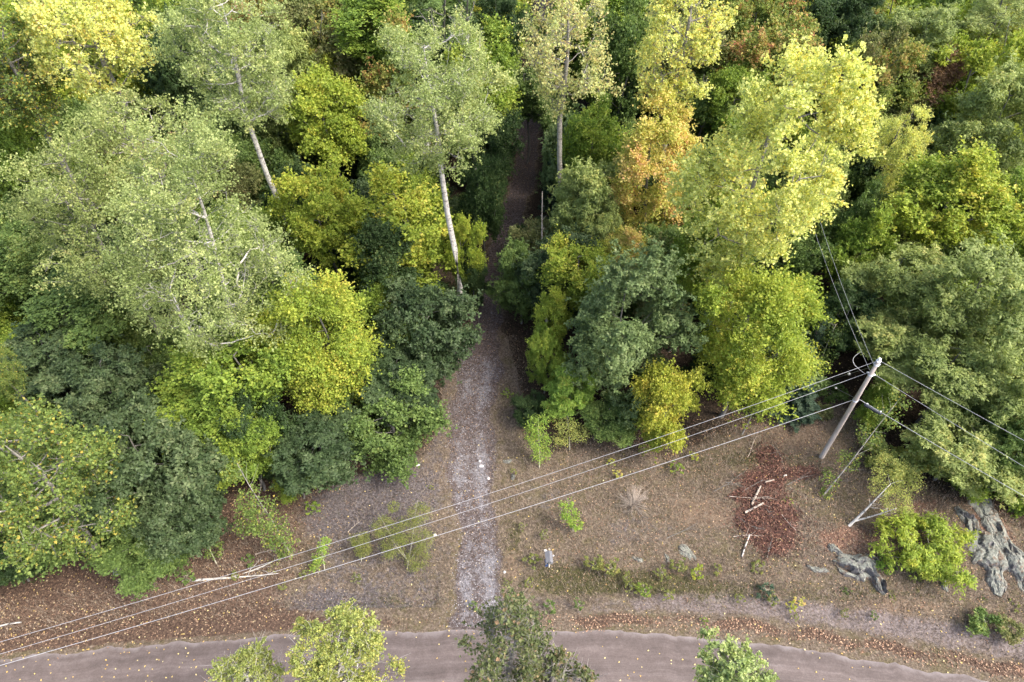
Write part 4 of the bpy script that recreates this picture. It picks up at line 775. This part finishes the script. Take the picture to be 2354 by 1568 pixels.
def stone(label, px, py, r, sc=(1, 1, .6), group=None, seed=1, m=None, name='stone'):
    import bmesh
    bm = bmesh.new(); bmesh.ops.create_icosphere(bm, subdivisions=2, radius=r); g_ = random.Random(seed)
    for v in bm.verts: v.co *= 1+g_.uniform(-.16, .16); v.co.x *= sc[0]; v.co.y *= sc[1]; v.co.z *= sc[2]
    me = bpy.data.meshes.new('stone'); bm.to_mesh(me); bm.free(); c_ = at(px, py)[0]
    o = link(name, me, None, m or wm, (c_[0], c_[1], float(gz(c_[0], c_[1]))+r*.25)); return tag(o, label, 'stone', group)
stone('white stone on the drive above the wires', 1106, 1071, .13, (1.2, .8, .6), seed=1)
stone('small white stone just above the larger one on the drive', 1103, 1059, .09, seed=2)
stone('white stone on the right edge of the drive', 1123, 1100, .09, seed=3)
stone('pale stone on the gravel under the first wire', 1160, 1318, .0801, seed=9)
stone('pale flat stone left of the drive near the wood edge', 960, 1076, .12, (1.4, .8, .4), seed=4)
stone('pale stones at the left edge of the drive under the wire', 1000, 1232, .09, (1.3, .9, .4), seed=5)

# ================================================================== utility pole, guys and wires
def simple(name, c, rough=.6, metal=0.0):
    m, t, p = mat(name); n_ = noise(t, 14, 5, .6, objco(t)); r_ = ramp(t, [(.3, tuple(v*.8 for v in c)), (.7, tuple(min(1, v*1.15) for v in c))]); t.links.new(n_, r_.inputs[0])
    t.links.new(r_.outputs[0], p.inputs['Base Color']); p.inputs['Roughness'].default_value = rough; p.inputs['Metallic'].default_value = metal; return m
M_WIRE = simple('wire_metal', (.34, .35, .38), .5); M_CERAM = simple('white_ceramic', (.75, .76, .78), .25); M_BLACK = simple('black_plastic', (.02, .025, .035), .5)
M_STEEL = simple('galvanised', (.42, .43, .45), .45, .6); M_BLUE = simple('blue_plastic', (.05, .10, .26), .45); M_WOODW = bark('weathered_board', (.085, .088, .10), (.19, .195, .215), (9, 1.2, 9))
B_POLE = bark('pole_wood', (.24, .205, .185), (.48, .43, .395), (9, 9, .7), marks=None)
pb = at(1880, 1065)[0]; pg = float(gz(pb[0], pb[1])); pole = thing('utility_pole', 'weathered wooden utility pole standing in the brown clearing', 'utility pole', (pb[0], pb[1], pg))
PH = 9.55-pg
mb = MB(); mb.tube([[0, 0, -.3], [0, 0, 3], [0, 0, 6], [0, 0, PH]], [.15, .135, .12, .10], 16); link('pole', mb.mesh('pole'), pole, B_POLE)
mb = MB(); mb.tube([[0, 0, PH+.002], [0, 0, PH+.06]], [.13, .12], 12); mb.tube([[0, 0, PH+.06], [0, 0, PH+.14], [0, 0, PH+.2], [0, 0, PH+.24]], [.05, .085, .085, .04], 12); link('insulator', mb.mesh('insulator'), pole, M_CERAM)
mb = MB(); mb.tube([[.12, 0, 8.45-pg], [.19, 0, 8.47-pg], [.25, 0, 8.47-pg]], [.03, .07, .045], 10); link('insulator', mb.mesh('insulator'), pole, M_CERAM)
mb = MB(); mb.tube([[-.11, .02, 8.6-pg], [-.17, .03, 8.62-pg], [-.24, .05, 8.62-pg]], [.03, .06, .04], 10); link('insulator', mb.mesh('insulator'), pole, M_STEEL)
for zz in (PH-.25, 8.5-pg, 6.3-pg):
    mb = MB(); mb.tube([[0, 0, zz-.03], [0, 0, zz+.03]], [.15, .15], 14); mb.box((.165, 0, zz), (.05, .09, .08)); link('band', mb.mesh('band'), pole, M_STEEL)
def wire(label, A, B, sag, r=.009, name='overhead_wire', cat='wire', m=None, group=None):
    A = np.array(A, float); B = np.array(B, float); s = np.linspace(0, 1, 40)[:, None]; P_ = A+(B-A)*s; P_[:, 2] -= (sag*4*s*(1-s))[:, 0]
    mb = MB(); mb.tube(P_-A, r, 5); o = link(name, mb.mesh('wire'), None, m or M_WIRE, A); return tag(o, label, cat, group)
def pp(z, dx=0., dy=0.): return (pb[0]+dx, pb[1]+dy, z)
wire('topmost wire from the pole top running left over the drive', pp(9.62), (-38, 4, 8.6), 1.5)
wire('middle wire running left from the pole over the drive', pp(8.62, -.22), (-38, 4, 7.6), 1.5)
wire('lowest wire running left from the pole over the drive', pp(6.3, -.15), (-34, 6, 5.3), 1.0, .013)
q = at(2354, 1005, 8.9)[0]; A = np.array(pp(9.62)); wire('topmost wire from the pole top running to the right edge', A, A+(q-A)*4, .25)
q = at(2326, 1048, 7.9)[0]; A = np.array(pp(8.47, .24)); wire('middle wire running right from the pole over the ash trees', A, A+(q-A)*4, .25)
q = at(2204, 1048, 5.9)[0]; A = np.array(pp(6.4, .16)); wire('lowest wire running right past the black splice case', A, A+(q-A)*4, .2, .013)
q = at(1933, 636, 8.6)[0]; A = np.array(pp(9.2, -.08, .1)); wire('right one of two wires going back from the pole into the wood', A, A+(q-A)*1.8, .2)
q = at(1921, 653, 8.2)[0]; A = np.array(pp(8.75, -.12, .08)); wire('left one of two wires going back from the pole into the wood', A, A+(q-A)*1.8, .2)
anc = at(1888, 888)[0]; anc[2] = float(gz(anc[0], anc[1]))
def guy(label, z, pos):
    A = np.array(pp(z, -.1, .06)); P_ = A+(anc-A)*np.linspace(0, 1, 4)[:, None]; root = thing('guy_strand', label, 'wire', anc); mb = MB(); mb.tube(P_-anc, .008, 5); link('strand', mb.mesh('strand'), root, M_STEEL)
    c_ = A+(anc-A)*pos; d_ = (anc-A)/np.linalg.norm(anc-A); mb = MB(); mb.tube([c_-d_*.12-anc, c_-d_*.06-anc, c_+d_*.06-anc, c_+d_*.12-anc], [.03, .07, .07, .03], 10); link('insulator', mb.mesh('insulator'), root, M_CERAM)
guy('upper guy strand with a white insulator behind the pole', 9.05, .42); guy('lower guy strand with a white insulator behind the pole', 6.45, .55)
# cable jumper loop at the pole
mb = MB(); a0 = np.array([-.35, 1.1, 9.05-pg]); a1 = np.array([-.2, .1, 8.4-pg]); s = np.linspace(0, 1, 10)[:, None]; mb.tube(a0+(a1-a0)*s+np.array([-.5, .1, .0])*np.sin(s*PI), .012, 5); link('jumper_cable', mb.mesh('jumper'), pole, M_STEEL)
# splice case hanging on the lowest cable
q = at(2204, 1048, 5.9)[0]; A = np.array(pp(6.4, .16)); d_ = (q-A)/np.linalg.norm(q-A); c0 = A+d_*.35+np.array([0, 0, -.14]); sp = thing('splice_case', 'black oblong splice case hanging from the cable beside the pole', 'splice case', c0)
mb = MB(); L_ = 1.0; pts = [0, .06, .12, L_-.12, L_-.06, L_]; mb.tube([d_*v for v in pts], [.05, .085, .10, .10, .085, .05], 12); link('case', mb.mesh('case'), sp, M_BLACK)
for v in (.12, L_-.12):
    mb = MB(); mb.tube([d_*v+[0, 0, .08], d_*v+[0, 0, .17]], .02, 6); mb.box(d_*v+np.array([0, 0, .15]), (.09, .05, .04)); link('hanger', mb.mesh('hanger'), sp, M_CERAM)

# ================================================================== mailbox
mc = at(1262, 1302)[0]; mg = float(gz(mc[0], mc[1])); mbx = thing('mailbox', 'roadside mailbox under a small weathered gable roof', 'mailbox', (mc[0], mc[1], mg), rz=.06)
m_ = MB(); m_.tube([[0, 0, -.1], [0, 0, .95]], .045, 8); link('post', m_.mesh('post'), mbx, B_TAN)
m_ = MB(); m_.box((0, 0, .96), (.26, .56, .035)); link('shelf', m_.mesh('shelf', False), mbx, M_WOODW)
a = np.linspace(0, PI, 9); ring = [(.11*math.cos(x), .985+.08+.11*math.sin(x)) for x in a]+[(-.11, .982), (.11, .982)]; n = len(ring)
Vv = [(x, y, z) for y in (-.29, .24) for x, z in ring]; Ff = [(i, (i+1) % n, n+(i+1) % n, n+i) for i in range(n)]
me = bpy.data.meshes.new('box'); me.from_pydata(Vv, [], Ff+[tuple(range(n)), tuple(range(2*n-1, n-1, -1))]); link('box', me, mbx, M_STEEL)
for s_, w2, ang in ((-1, .25, .42), (1, .19, .62)):
    m_ = MB(); m_.box((s_*(w2/2*math.cos(ang)+.004)-.015, 0, 1.33-w2/2*math.sin(ang)), (w2, .66, .02), rotm('y', s_*ang)); link('roof_board', m_.mesh('roof_board', False), mbx, M_WOODW)
m_ = MB(); m_.box((-.1, .1, 1.12), (.02, .3, .26)); m_.box((.11, .1, 1.12), (.02, .3, .22)); link('side_board', m_.mesh('side', False), mbx, M_WOODW)
m_ = MB(); m_.tube([[-.19, -.34, .92], [-.19, .02, .92]], .085, 14); link('newspaper_tube', m_.mesh('tube'), mbx, M_BLUE)
m_ = MB(); m_.box((-.17, -.1, 1.06), (.025, .5, .025), rotm('z', -.28)); link('brace', m_.mesh('brace', False), mbx, B_TAN)
m_ = MB(); m_.tube([[.14, .2, .9], [.19, .55, .3], [.22, .75, .05]], .015, 5); link('brace', m_.mesh('brace'), mbx, M_WOODW)
for i, (px, py, r, w_) in enumerate([(1254, 1264, .09, 'left'), (1261, 1268, .08, 'largest'), (1267, 1271, .07, 'middle'), (1272, 1275, .06, 'nearest'), (1263, 1260, .05, 'smallest')]):
    stone(f'{w_} of the small white stones heaped behind the mailbox', px, py, r, (1.1, 1, .6), 'white stones heaped behind the mailbox', 30+i)

# ================================================================== logs, sticks and brush
def log(label, p0, p1, r, bk, z0=.12, z1=.12, name='log', cat='log', group=None, bendm=.0, fork=0):
    A = at(*p0)[0]; B = at(*p1)[0]; A[2] = gz(A[0], A[1])+z0; B[2] = gz(B[0], B[1])+z1; s = np.linspace(0, 1, 7)[:, None]; P_ = (B-A)*s; l = np.linalg.norm(B-A)
    P_ = P_+np.sin(s*PI)*np.array([.4, .5, .3])*bendm*l+rng.normal(0, .006*l, P_.shape); mb = MB(); mb.tube(P_, np.linspace(r, r*.75 if fork == 0 else r*.4, 7), 9 if r > .04 else 5, jit=.03)
    for k_ in range(fork):
        j = rng.integers(2, 6); e = P_[j]+(B-A)*rng.uniform(.2, .4)+np.array([rng.normal(0, .18*l), rng.normal(0, .18*l), rng.uniform(.02, .25)]); mb.tube([P_[j], (P_[j]+e)/2+rng.normal(0, .02*l, 3), e], [r*.5, r*.35, .004], 4)
    o = link(name, mb.mesh('log'), None, bk, A); return tag(o, label, cat, group)
log('pale cut log lying in the brush pile, upper one', (1723, 1170), (1742, 1130), .075, B_TAN)
log('pale cut log lying slantwise below the upper one', (1708, 1187), (1748, 1170), .07, B_TAN, .1, .25)
log('short pale log at the top of the brush pile', (1752, 1122), (1772, 1117), .05, B_TAN)
log('shortest white log piece right of the brush pile', (1793, 1109), (1800, 1107), .055, B_WHITE)
log('peeled white branch standing at the bottom of the brush pile', (1703, 1284), (1718, 1238), .045, B_WHITE, .05, .25)
log('weathered board or log lying under the pine', (1866, 899), (1886, 884), .06, B_TAN)
log('white birch stick lying at the left edge above the road', (-10, 1441), (48, 1430), .05, B_WHITE, .06, .1, bendm=.08)
STK = [((1665, 1116), (1692, 1128), 'forked stick at the left end of the brush pile'), ((1672, 1148), (1760, 1158), 'long thin stick across the middle of the brush pile'), ((1690, 1195), (1738, 1232), 'slanting stick in the lower brush pile'), ((1683, 1240), (1735, 1244), 'level stick in the lower brush pile'),
       ((1772, 1030), (1790, 1080), 'thin stick in the upper red leaves'), ((1702, 1140), (1746, 1120), 'twiggy stick beside the upper cut log'), ((1790, 1195), (1820, 1235), 'bent twig right of the lower brush'), ((1756, 1180), (1770, 1205), 'twig under the slanting log'),
       ((1640, 1135), (1700, 1100), 'long twig left of the brush pile'), ((1715, 1060), (1735, 1010), 'grey stick standing above the brush pile'), ((1760, 1290), (1768, 1250), 'grey twig at the lower end of the brush'), ((1530, 1240), (1600, 1210), 'thin twig lying left of the brush pile'), ((1800, 1130), (1845, 1115), 'thin twig at the right end of the red leaves'),
       ((2150, 1210), (2100, 1190), 'thin twig behind the lime ash shrub'), ((800, 1225), (830, 1205), 'grey twig on the litter left of the drive'), ((590, 1280), (640, 1275), 'thin pale twig beyond the fallen birch')]
for a_, b_, l_ in STK: log(l_, a_, b_, .022, [B_TAN, B_GREY][rng.integers(2)], .1, .3, 'stick', 'stick', bendm=rng.uniform(-.1, .1), fork=4)

# ================================================================== litter, grass, weeds
def scatter(n, x0, x1, y0, y1, dens):
    x = rng.uniform(x0, x1, n*4); y = rng.uniform(y0, y1, n*4); k_ = rng.random(n*4) < dens(x, y); x, y = x[k_][:n], y[k_][:n]; return x, y
def mi(M, x, y):
    i = np.clip(np.searchsorted(xs, x), 0, len(xs)-1); j = np.clip(np.searchsorted(ys, y), 0, len(ys)-1); return M[i, j]
def litter(name, x, y, L, pal_mat, lift=.015, tilt=.35, extra=None):
    n = len(x); z = gz(x, y)+lift+(rng.random(n)*.03); onroad = (y < road_edge_y(x)) & (y > road_edge_y(x)-ROADW); z = np.where(onroad, .07+rng.random(n)*.01, z)
    C_ = np.stack([x, y, z], 1); o = link(name, leaves_mesh(name, C_, rng.normal(size=(n, 3))*[1, 1, .15], rng.normal(0, tilt, (n, 3))+[0, 0, 1.], L*rng.uniform(.6, 1.3, n), L*.8*rng.uniform(.7, 1.1, n), rng.random(n), rng.random(n)), None, pal_mat, kind='stuff'); return o
def lmat(name, stops):
    m, t, p = mat(name); r_ = ramp(t, stops, 'LINEAR'); t.links.new(attr(t, 'lr').outputs['Fac'], r_.inputs[0]); t.links.new(r_.outputs[0], p.inputs['Base Color']); p.inputs['Roughness'].default_value = .75; return m
M_LIT = lmat('dry_leaves', [(0, (.05, .030, .022)), (.35, (.11, .064, .043)), (.6, (.20, .12, .078)), (.85, (.32, .215, .14)), (1, (.45, .37, .22))])
M_LITO = lmat('drifted_orange_leaves', [(0, (.085, .048, .032)), (.35, (.20, .115, .075)), (.7, (.36, .22, .14)), (1, (.50, .36, .24))])
M_LITY = lmat('fallen_yellow_leaves', [(0, (.42, .27, .09)), (.5, (.55, .42, .13)), (1, (.66, .57, .30))])
M_LITR = lmat('dead_red_leaves', [(0, (.03, .014, .011)), (.45, (.09, .04, .03)), (.8, (.20, .088, .062)), (1, (.30, .17, .11))])
M_LITD = lmat('forest_litter', [(0, (.05, .03, .02)), (.6, (.14, .075, .045)), (1, (.36, .24, .13))])
clump_ = lambda x, y: np.clip(.5+.5*np.sin(x*2.1+np.sin(y*1.7)*1.5)*np.sin(y*2.6+np.cos(x*1.3)), 0, 1)
x, y = scatter(15000, -31, 31, 8, 26, lambda x, y: mi(m_strip*.7+m_left*.75+m_rust*.8, x, y)); litter('leaf_litter', x, y, .095, M_LIT)
x, y = scatter(5500, -2, 30, 8, 14, lambda x, y: mi(m_strip, x, y)*(.2+.5*sm(x, -1, 4))*(.45+.75*clump_(x*2.3+y, y*3.1))*1.3); litter('drifted_leaves', x, y, .10, M_LITO)
x, y = scatter(6000, 2, 30, 10, 27, lambda x, y: sm(y-road_edge_y(x), 1.5, 3)*(1-sm(mi(fm, x, y), 0, 2))*(.25+.75*mi(m_rust, x, y)+.2*clump_(x*1.7, y*1.7))); litter('clearing_leaves', x, y, .085, M_LITO)
x, y = scatter(9000, -28, 28, 8, 33, lambda x, y: .5*sm(y-road_edge_y(x), .3, 1)); litter('scattered_leaves', x, y, .07, M_LIT)
x, y = scatter(1500, -30, 30, 7, 30, lambda x, y: .12+.0*x+.3*mi(m_left, x, y)+.25*sm(x, 8, 18)*sm(y-road_edge_y(x), 0, 1)); litter('yellow_leaves', x, y, .10, M_LITY)
x, y = scatter(280, -26, 22, 8, 13.5, lambda x, y: (y < road_edge_y(x))*(.25+.75*(1-sm(x, -16, -6)))); litter('road_leaves', x, y, .10, M_LITY)
x, y = scatter(4500, -8, 6, 13, 64, lambda x, y: .6*mi(m_drive, x, y)*sm(y, 15, 24)+.03); litter('drive_leaves', x, y, .085, M_LITD); x, y = scatter(700, -6, 4, 14, 60, lambda x, y: .5*mi(m_drive, x, y)); litter('pale_drive_leaves', x, y, .075, M_LIT)
x, y = scatter(6500, 10, 24, 16, 27, lambda x, y: mi(m_red, x, y)); n = len(x)
C_ = np.stack([x, y, gz(x, y)+rng.random(n)**1.5*.38], 1); link('brush_leaves', leaves_mesh('brush_leaves', C_, rng.normal(size=(n, 3)), rng.normal(0, .6, (n, 3))+[0, 0, .7], .13*rng.uniform(.6, 1.3, n), .08, rng.random(n), rng.random(n)), None, M_LITR, kind='stuff')
x, y = scatter(9000, -30, 30, 14, 40, lambda x, y: sm(mi(m_forest, x, y), .15, .6)); litter('wood_edge_litter', x, y, .11, M_LITD)
# dry grass
def grass(name, x, y, h, m, wd=.018):
    n = len(x); a = rng.uniform(0, 2*PI, n); le = rng.uniform(.3, 1.2, n); hh = h*rng.uniform(.5, 1.3, n); z = gz(x, y); w2 = wd
    b0 = np.stack([x-np.sin(a)*w2/2, y+np.cos(a)*w2/2, z-.01], 1); b1 = np.stack([x+np.sin(a)*w2/2, y-np.cos(a)*w2/2, z-.01], 1); tp = np.stack([x+np.cos(a)*hh*le, y+np.sin(a)*hh*le, z+hh], 1)
    V_ = np.stack([b0, b1, tp], 1).reshape(-1, 3); k_ = rng.random(n); return link(name, mesh_np(name, V_, np.arange(3*n).reshape(n, 3), {'lr': np.repeat(k_, 3), 'cr': np.repeat(k_, 3)}), None, m, kind='stuff')
M_G1 = lmat('dry_grass', [(0, (.07, .053, .037)), (.4, (.165, .125, .09)), (.75, (.25, .20, .15)), (1, (.33, .27, .21))]); M_G2 = lmat('green_grass', [(0, (.03, .036, .012)), (.5, (.085, .088, .032)), (.85, (.15, .145, .06)), (1, (.27, .24, .12))])
def open_(x, y): return (1-sm(mi(fm, x, y), .3, 1.6))*(1-mi(m_drive, x, y)*.93)*sm(y-road_edge_y(x), .7, 1.6)
clump = lambda x, y: np.clip(.55+.45*np.sin(x*2.1+np.sin(y*1.7)*1.5)*np.sin(y*2.6+np.cos(x*1.3)), 0, 1)
x, y = scatter(105000, -28, 30, 8, 34, lambda x, y: open_(x, y)*(1-.45*mi(m_sand, x, y))*(1-.85*mi(m_red, x, y))*(1-.7*mi(m_grey, x, y))*clump(x, y)); grass('dry_grass', x, y, .20, M_G1, .022)
x, y = scatter(30000, -14, 30, 8, 30, lambda x, y: open_(x, y)*(mi(m_green, x, y)*.95+.04)); grass('green_grass', x, y, .24, M_G2)
x, y = scatter(3500, -14, 3, 13, 60, lambda x, y: (.12*sm(mi(m_forest, x, y), .2, .8)+.25*mi(m_drive, x, y)*(np.abs(drive_d(x, y)[0]) < .3))*(y > 30)); grass('trail_grass', x, y, .18, M_G2, .03)
# gravel
n = 5200; x, y = scatter(n, -5, 2, 13.3, 32, lambda x, y: mi(m_drive, x, y)*.9); n = len(x); r_ = rng.uniform(.012, .038, n); oct_ = np.array([[1, 0, 0], [0, 1, 0], [-1, 0, 0], [0, -1, 0], [0, 0, .7]])
V_ = (np.stack([x, y, gz(x, y)], 1)[:, None]+oct_[None]*r_[:, None, None]*rng.uniform(.7, 1.3, (n, 5, 1))).reshape(-1, 3); b_ = np.arange(n)[:, None, None]*5+np.array([[0, 1, 4], [1, 2, 4], [2, 3, 4], [3, 0, 4]])[None]
M_GR = lmat('gravel', [(0, (.09, .08, .085)), (.7, (.21, .20, .21)), (1, (.40, .39, .40))]); k_ = np.repeat(rng.random(n), 5); link('gravel', mesh_np('gravel', V_, b_.reshape(-1, 3), {'lr': k_, 'cr': k_}), None, M_GR, kind='stuff')

# small weeds and shrubs one can count
WEEDS = [(1181, 1083, 10, 'lime', 'yellow weed between the two grey stones right of the drive'), (988, 1122, 11, 'bright', 'small upright green weed left of the drive under the oak'), (1225, 1290, 22, 'lime', 'small leafy weed left of the mailbox'), (1215, 1340, 14, 'bright', 'low weed below and left of the mailbox'),
 (1365, 1300, 26, 'lime', 'yellow-green weed clump right of the mailbox'), (1400, 1310, 30, 'limey', 'largest weed clump right of the mailbox'), (1440, 1330, 16, 'lime', 'low weed at the end of the mailbox clumps'), (1478, 1350, 16, 'bright', 'bright weed on the verge below the clearing'), (1520, 1320, 20, 'bright', 'weed beside the lichened boulder, left side'),
 (1560, 1305, 24, 'limey', 'weed clump right under the lichened boulder'), (1600, 1320, 22, 'limey', 'weed clump right of the lichened boulder'), (1650, 1310, 16, 'lime', 'small weed beyond the boulder weeds'), (1450, 1352, 18, 'bright', 'verge weed under the mailbox clumps, right side'), (1760, 1362, 26, 'pine', 'dusky juniper-like shrub at the foot of the clearing'),
 (1775, 1378, 18, 'lime', 'yellow-green weed touching the dusky shrub'), (1740, 1305, 20, 'limey', 'wispy yellow weed above the dusky shrub'), (1820, 1395, 16, 'gold', 'golden weed on the verge right of the dusky shrub'), (1838, 1385, 16, 'orange', 'orange-tinged weed on the verge'), (1700, 1375, 14, 'lime', 'low weed left of the dusky shrub'), (1945, 1358, 14, 'mid', 'green weed in front of the overhanging ledge'),
 (2045, 1372, 16, 'limey', 'yellow weed at the right foot of the ledge'), (2040, 1340, 16, 'gold', 'gold weed between ledge and ash shrub'), (2095, 1335, 26, 'olive', 'tan leaved weed clump under the lime ash shrub'), (2175, 1335, 20, 'lime', 'yellow weed between ash shrub and dark ridge'), (2260, 1375, 16, 'mid', 'green weed at the lower end of the dark ridge'),
 (2250, 1440, 40, 'mid', 'olive bush on the verge near the right edge'), (2310, 1450, 34, 'olive', 'brown-green bush on the verge at the right edge'), (2330, 1395, 20, 'bright', 'small bright weed at the right edge'), (2300, 1330, 16, 'bright', 'small weed between the two long ridges'), (1595, 1050, 14, 'gold', 'gold weed under the hanging gold maple'), (1555, 1078, 20, 'bright', 'pale green weed below the gold maple, under the wire'),
 (1405, 1062, 12, 'gold', 'little golden weed at the upper clearing'), (1420, 1090, 14, 'orange', 'orange weed under the first wire'), (1480, 1035, 16, 'lime', 'weed at the foot of the rounded oak'), (720, 1170, 22, 'lime', 'lime weed on the grey ground at the wood edge'), (700, 1320, 14, 'bright', 'bright weed between the wires left of the drive'), (540, 1325, 14, 'lime', 'small weed below the fallen birch'), (650, 1350, 12, 'bright', 'tiny green weed below the wires'),
 (575, 1290, 20, 'mid', 'green weed beside the fallen birch'), (800, 1410, 20, 'mid', 'green tuft on the road verge left of the drive'), (1090, 1392, 14, 'mid', 'green tuft on the verge at the drive mouth'), (1330, 1390, 16, 'mid', 'green tuft on the verge right of the drive mouth'), (1620, 1425, 10, 'bright', 'tiny green plant near the leaf drift'), (1830, 1418, 10, 'bright', 'tiny bright plant on the bare verge'), (2010, 1415, 12, 'mid', 'low green tuft above the leaf drift at right'),
 (1940, 1410, 14, 'olive', 'olive tuft on the dry verge'), (1480, 1362, 22, 'bright', 'light green leafy weed on the verge'), (1535, 1368, 18, 'limey', 'yellowish leafy weed on the verge'), (1265, 1395, 20, 'mid', 'green patch plant near the road, right of the drive'), (1810, 1160, 22, 'birch', 'yellow-green weed beside the leaning aspen sapling'), (1725, 1150, 12, 'bright', 'green leaves poking out of the brush pile'), (1770, 1135, 16, 'bright', 'round light green leaves in the brush pile'),
 (1250, 1230, 14, 'olive', 'olive weed left of the bright poplar sapling'), (1200, 1210, 12, 'olive', 'small olive weed beside the drive'), (1165, 905, 14, 'bright', 'lime weed at the right side of the drive under the olive ash'), (1165, 1340, 12, 'olive', 'dry tuft right of the gravel'), (820, 1330, 16, 'olive', 'olive tuft below the wispy shrubs'), (430, 1330, 24, 'mid', 'green plant at the butt of the fallen birch'), (1880, 960, 36, 'olive', 'brown-green low shrub between pine and pole'), (1905, 915, 34, 'mid', 'green low shrub behind the pole'), (2000, 1000, 34, 'lime', 'yellow-green low shrub right of the pole'), (1960, 1010, 14, 'gold', 'little golden plant right of the pole')]
for px, py, hwp, pal, lab in WEEDS:
    c_, mpp = at(px, py, .25); R = hwp*mpp; pal = {'bright': 'weedy', 'limey': 'weedy', 'lime': 'weedy'}.get(pal, pal) if rng.random() < .7 else {'bright': 'lime'}.get(pal, pal)
    P(lab, 'weed', 'plant', 'weed' if R < .75 else 'bush', pal, px, py, 0, 0, R*.7+.05, bk=B_YOUNG, loc=(c_[0], c_[1]), RV=(R, R*.62))
for o in [o for o in bpy.data.objects if o.get('category') == 'plant']:
    for ch in o.children:
        if ch.name.startswith('trunk'): bpy.data.objects.remove(ch)
tris = sum(len(m.polygons)*(2 if len(m.polygons) and m.polygons[0].loop_total == 4 else 1) for m in bpy.data.meshes if m.users)
print('triangles', tris, 'objects', len(bpy.data.objects))
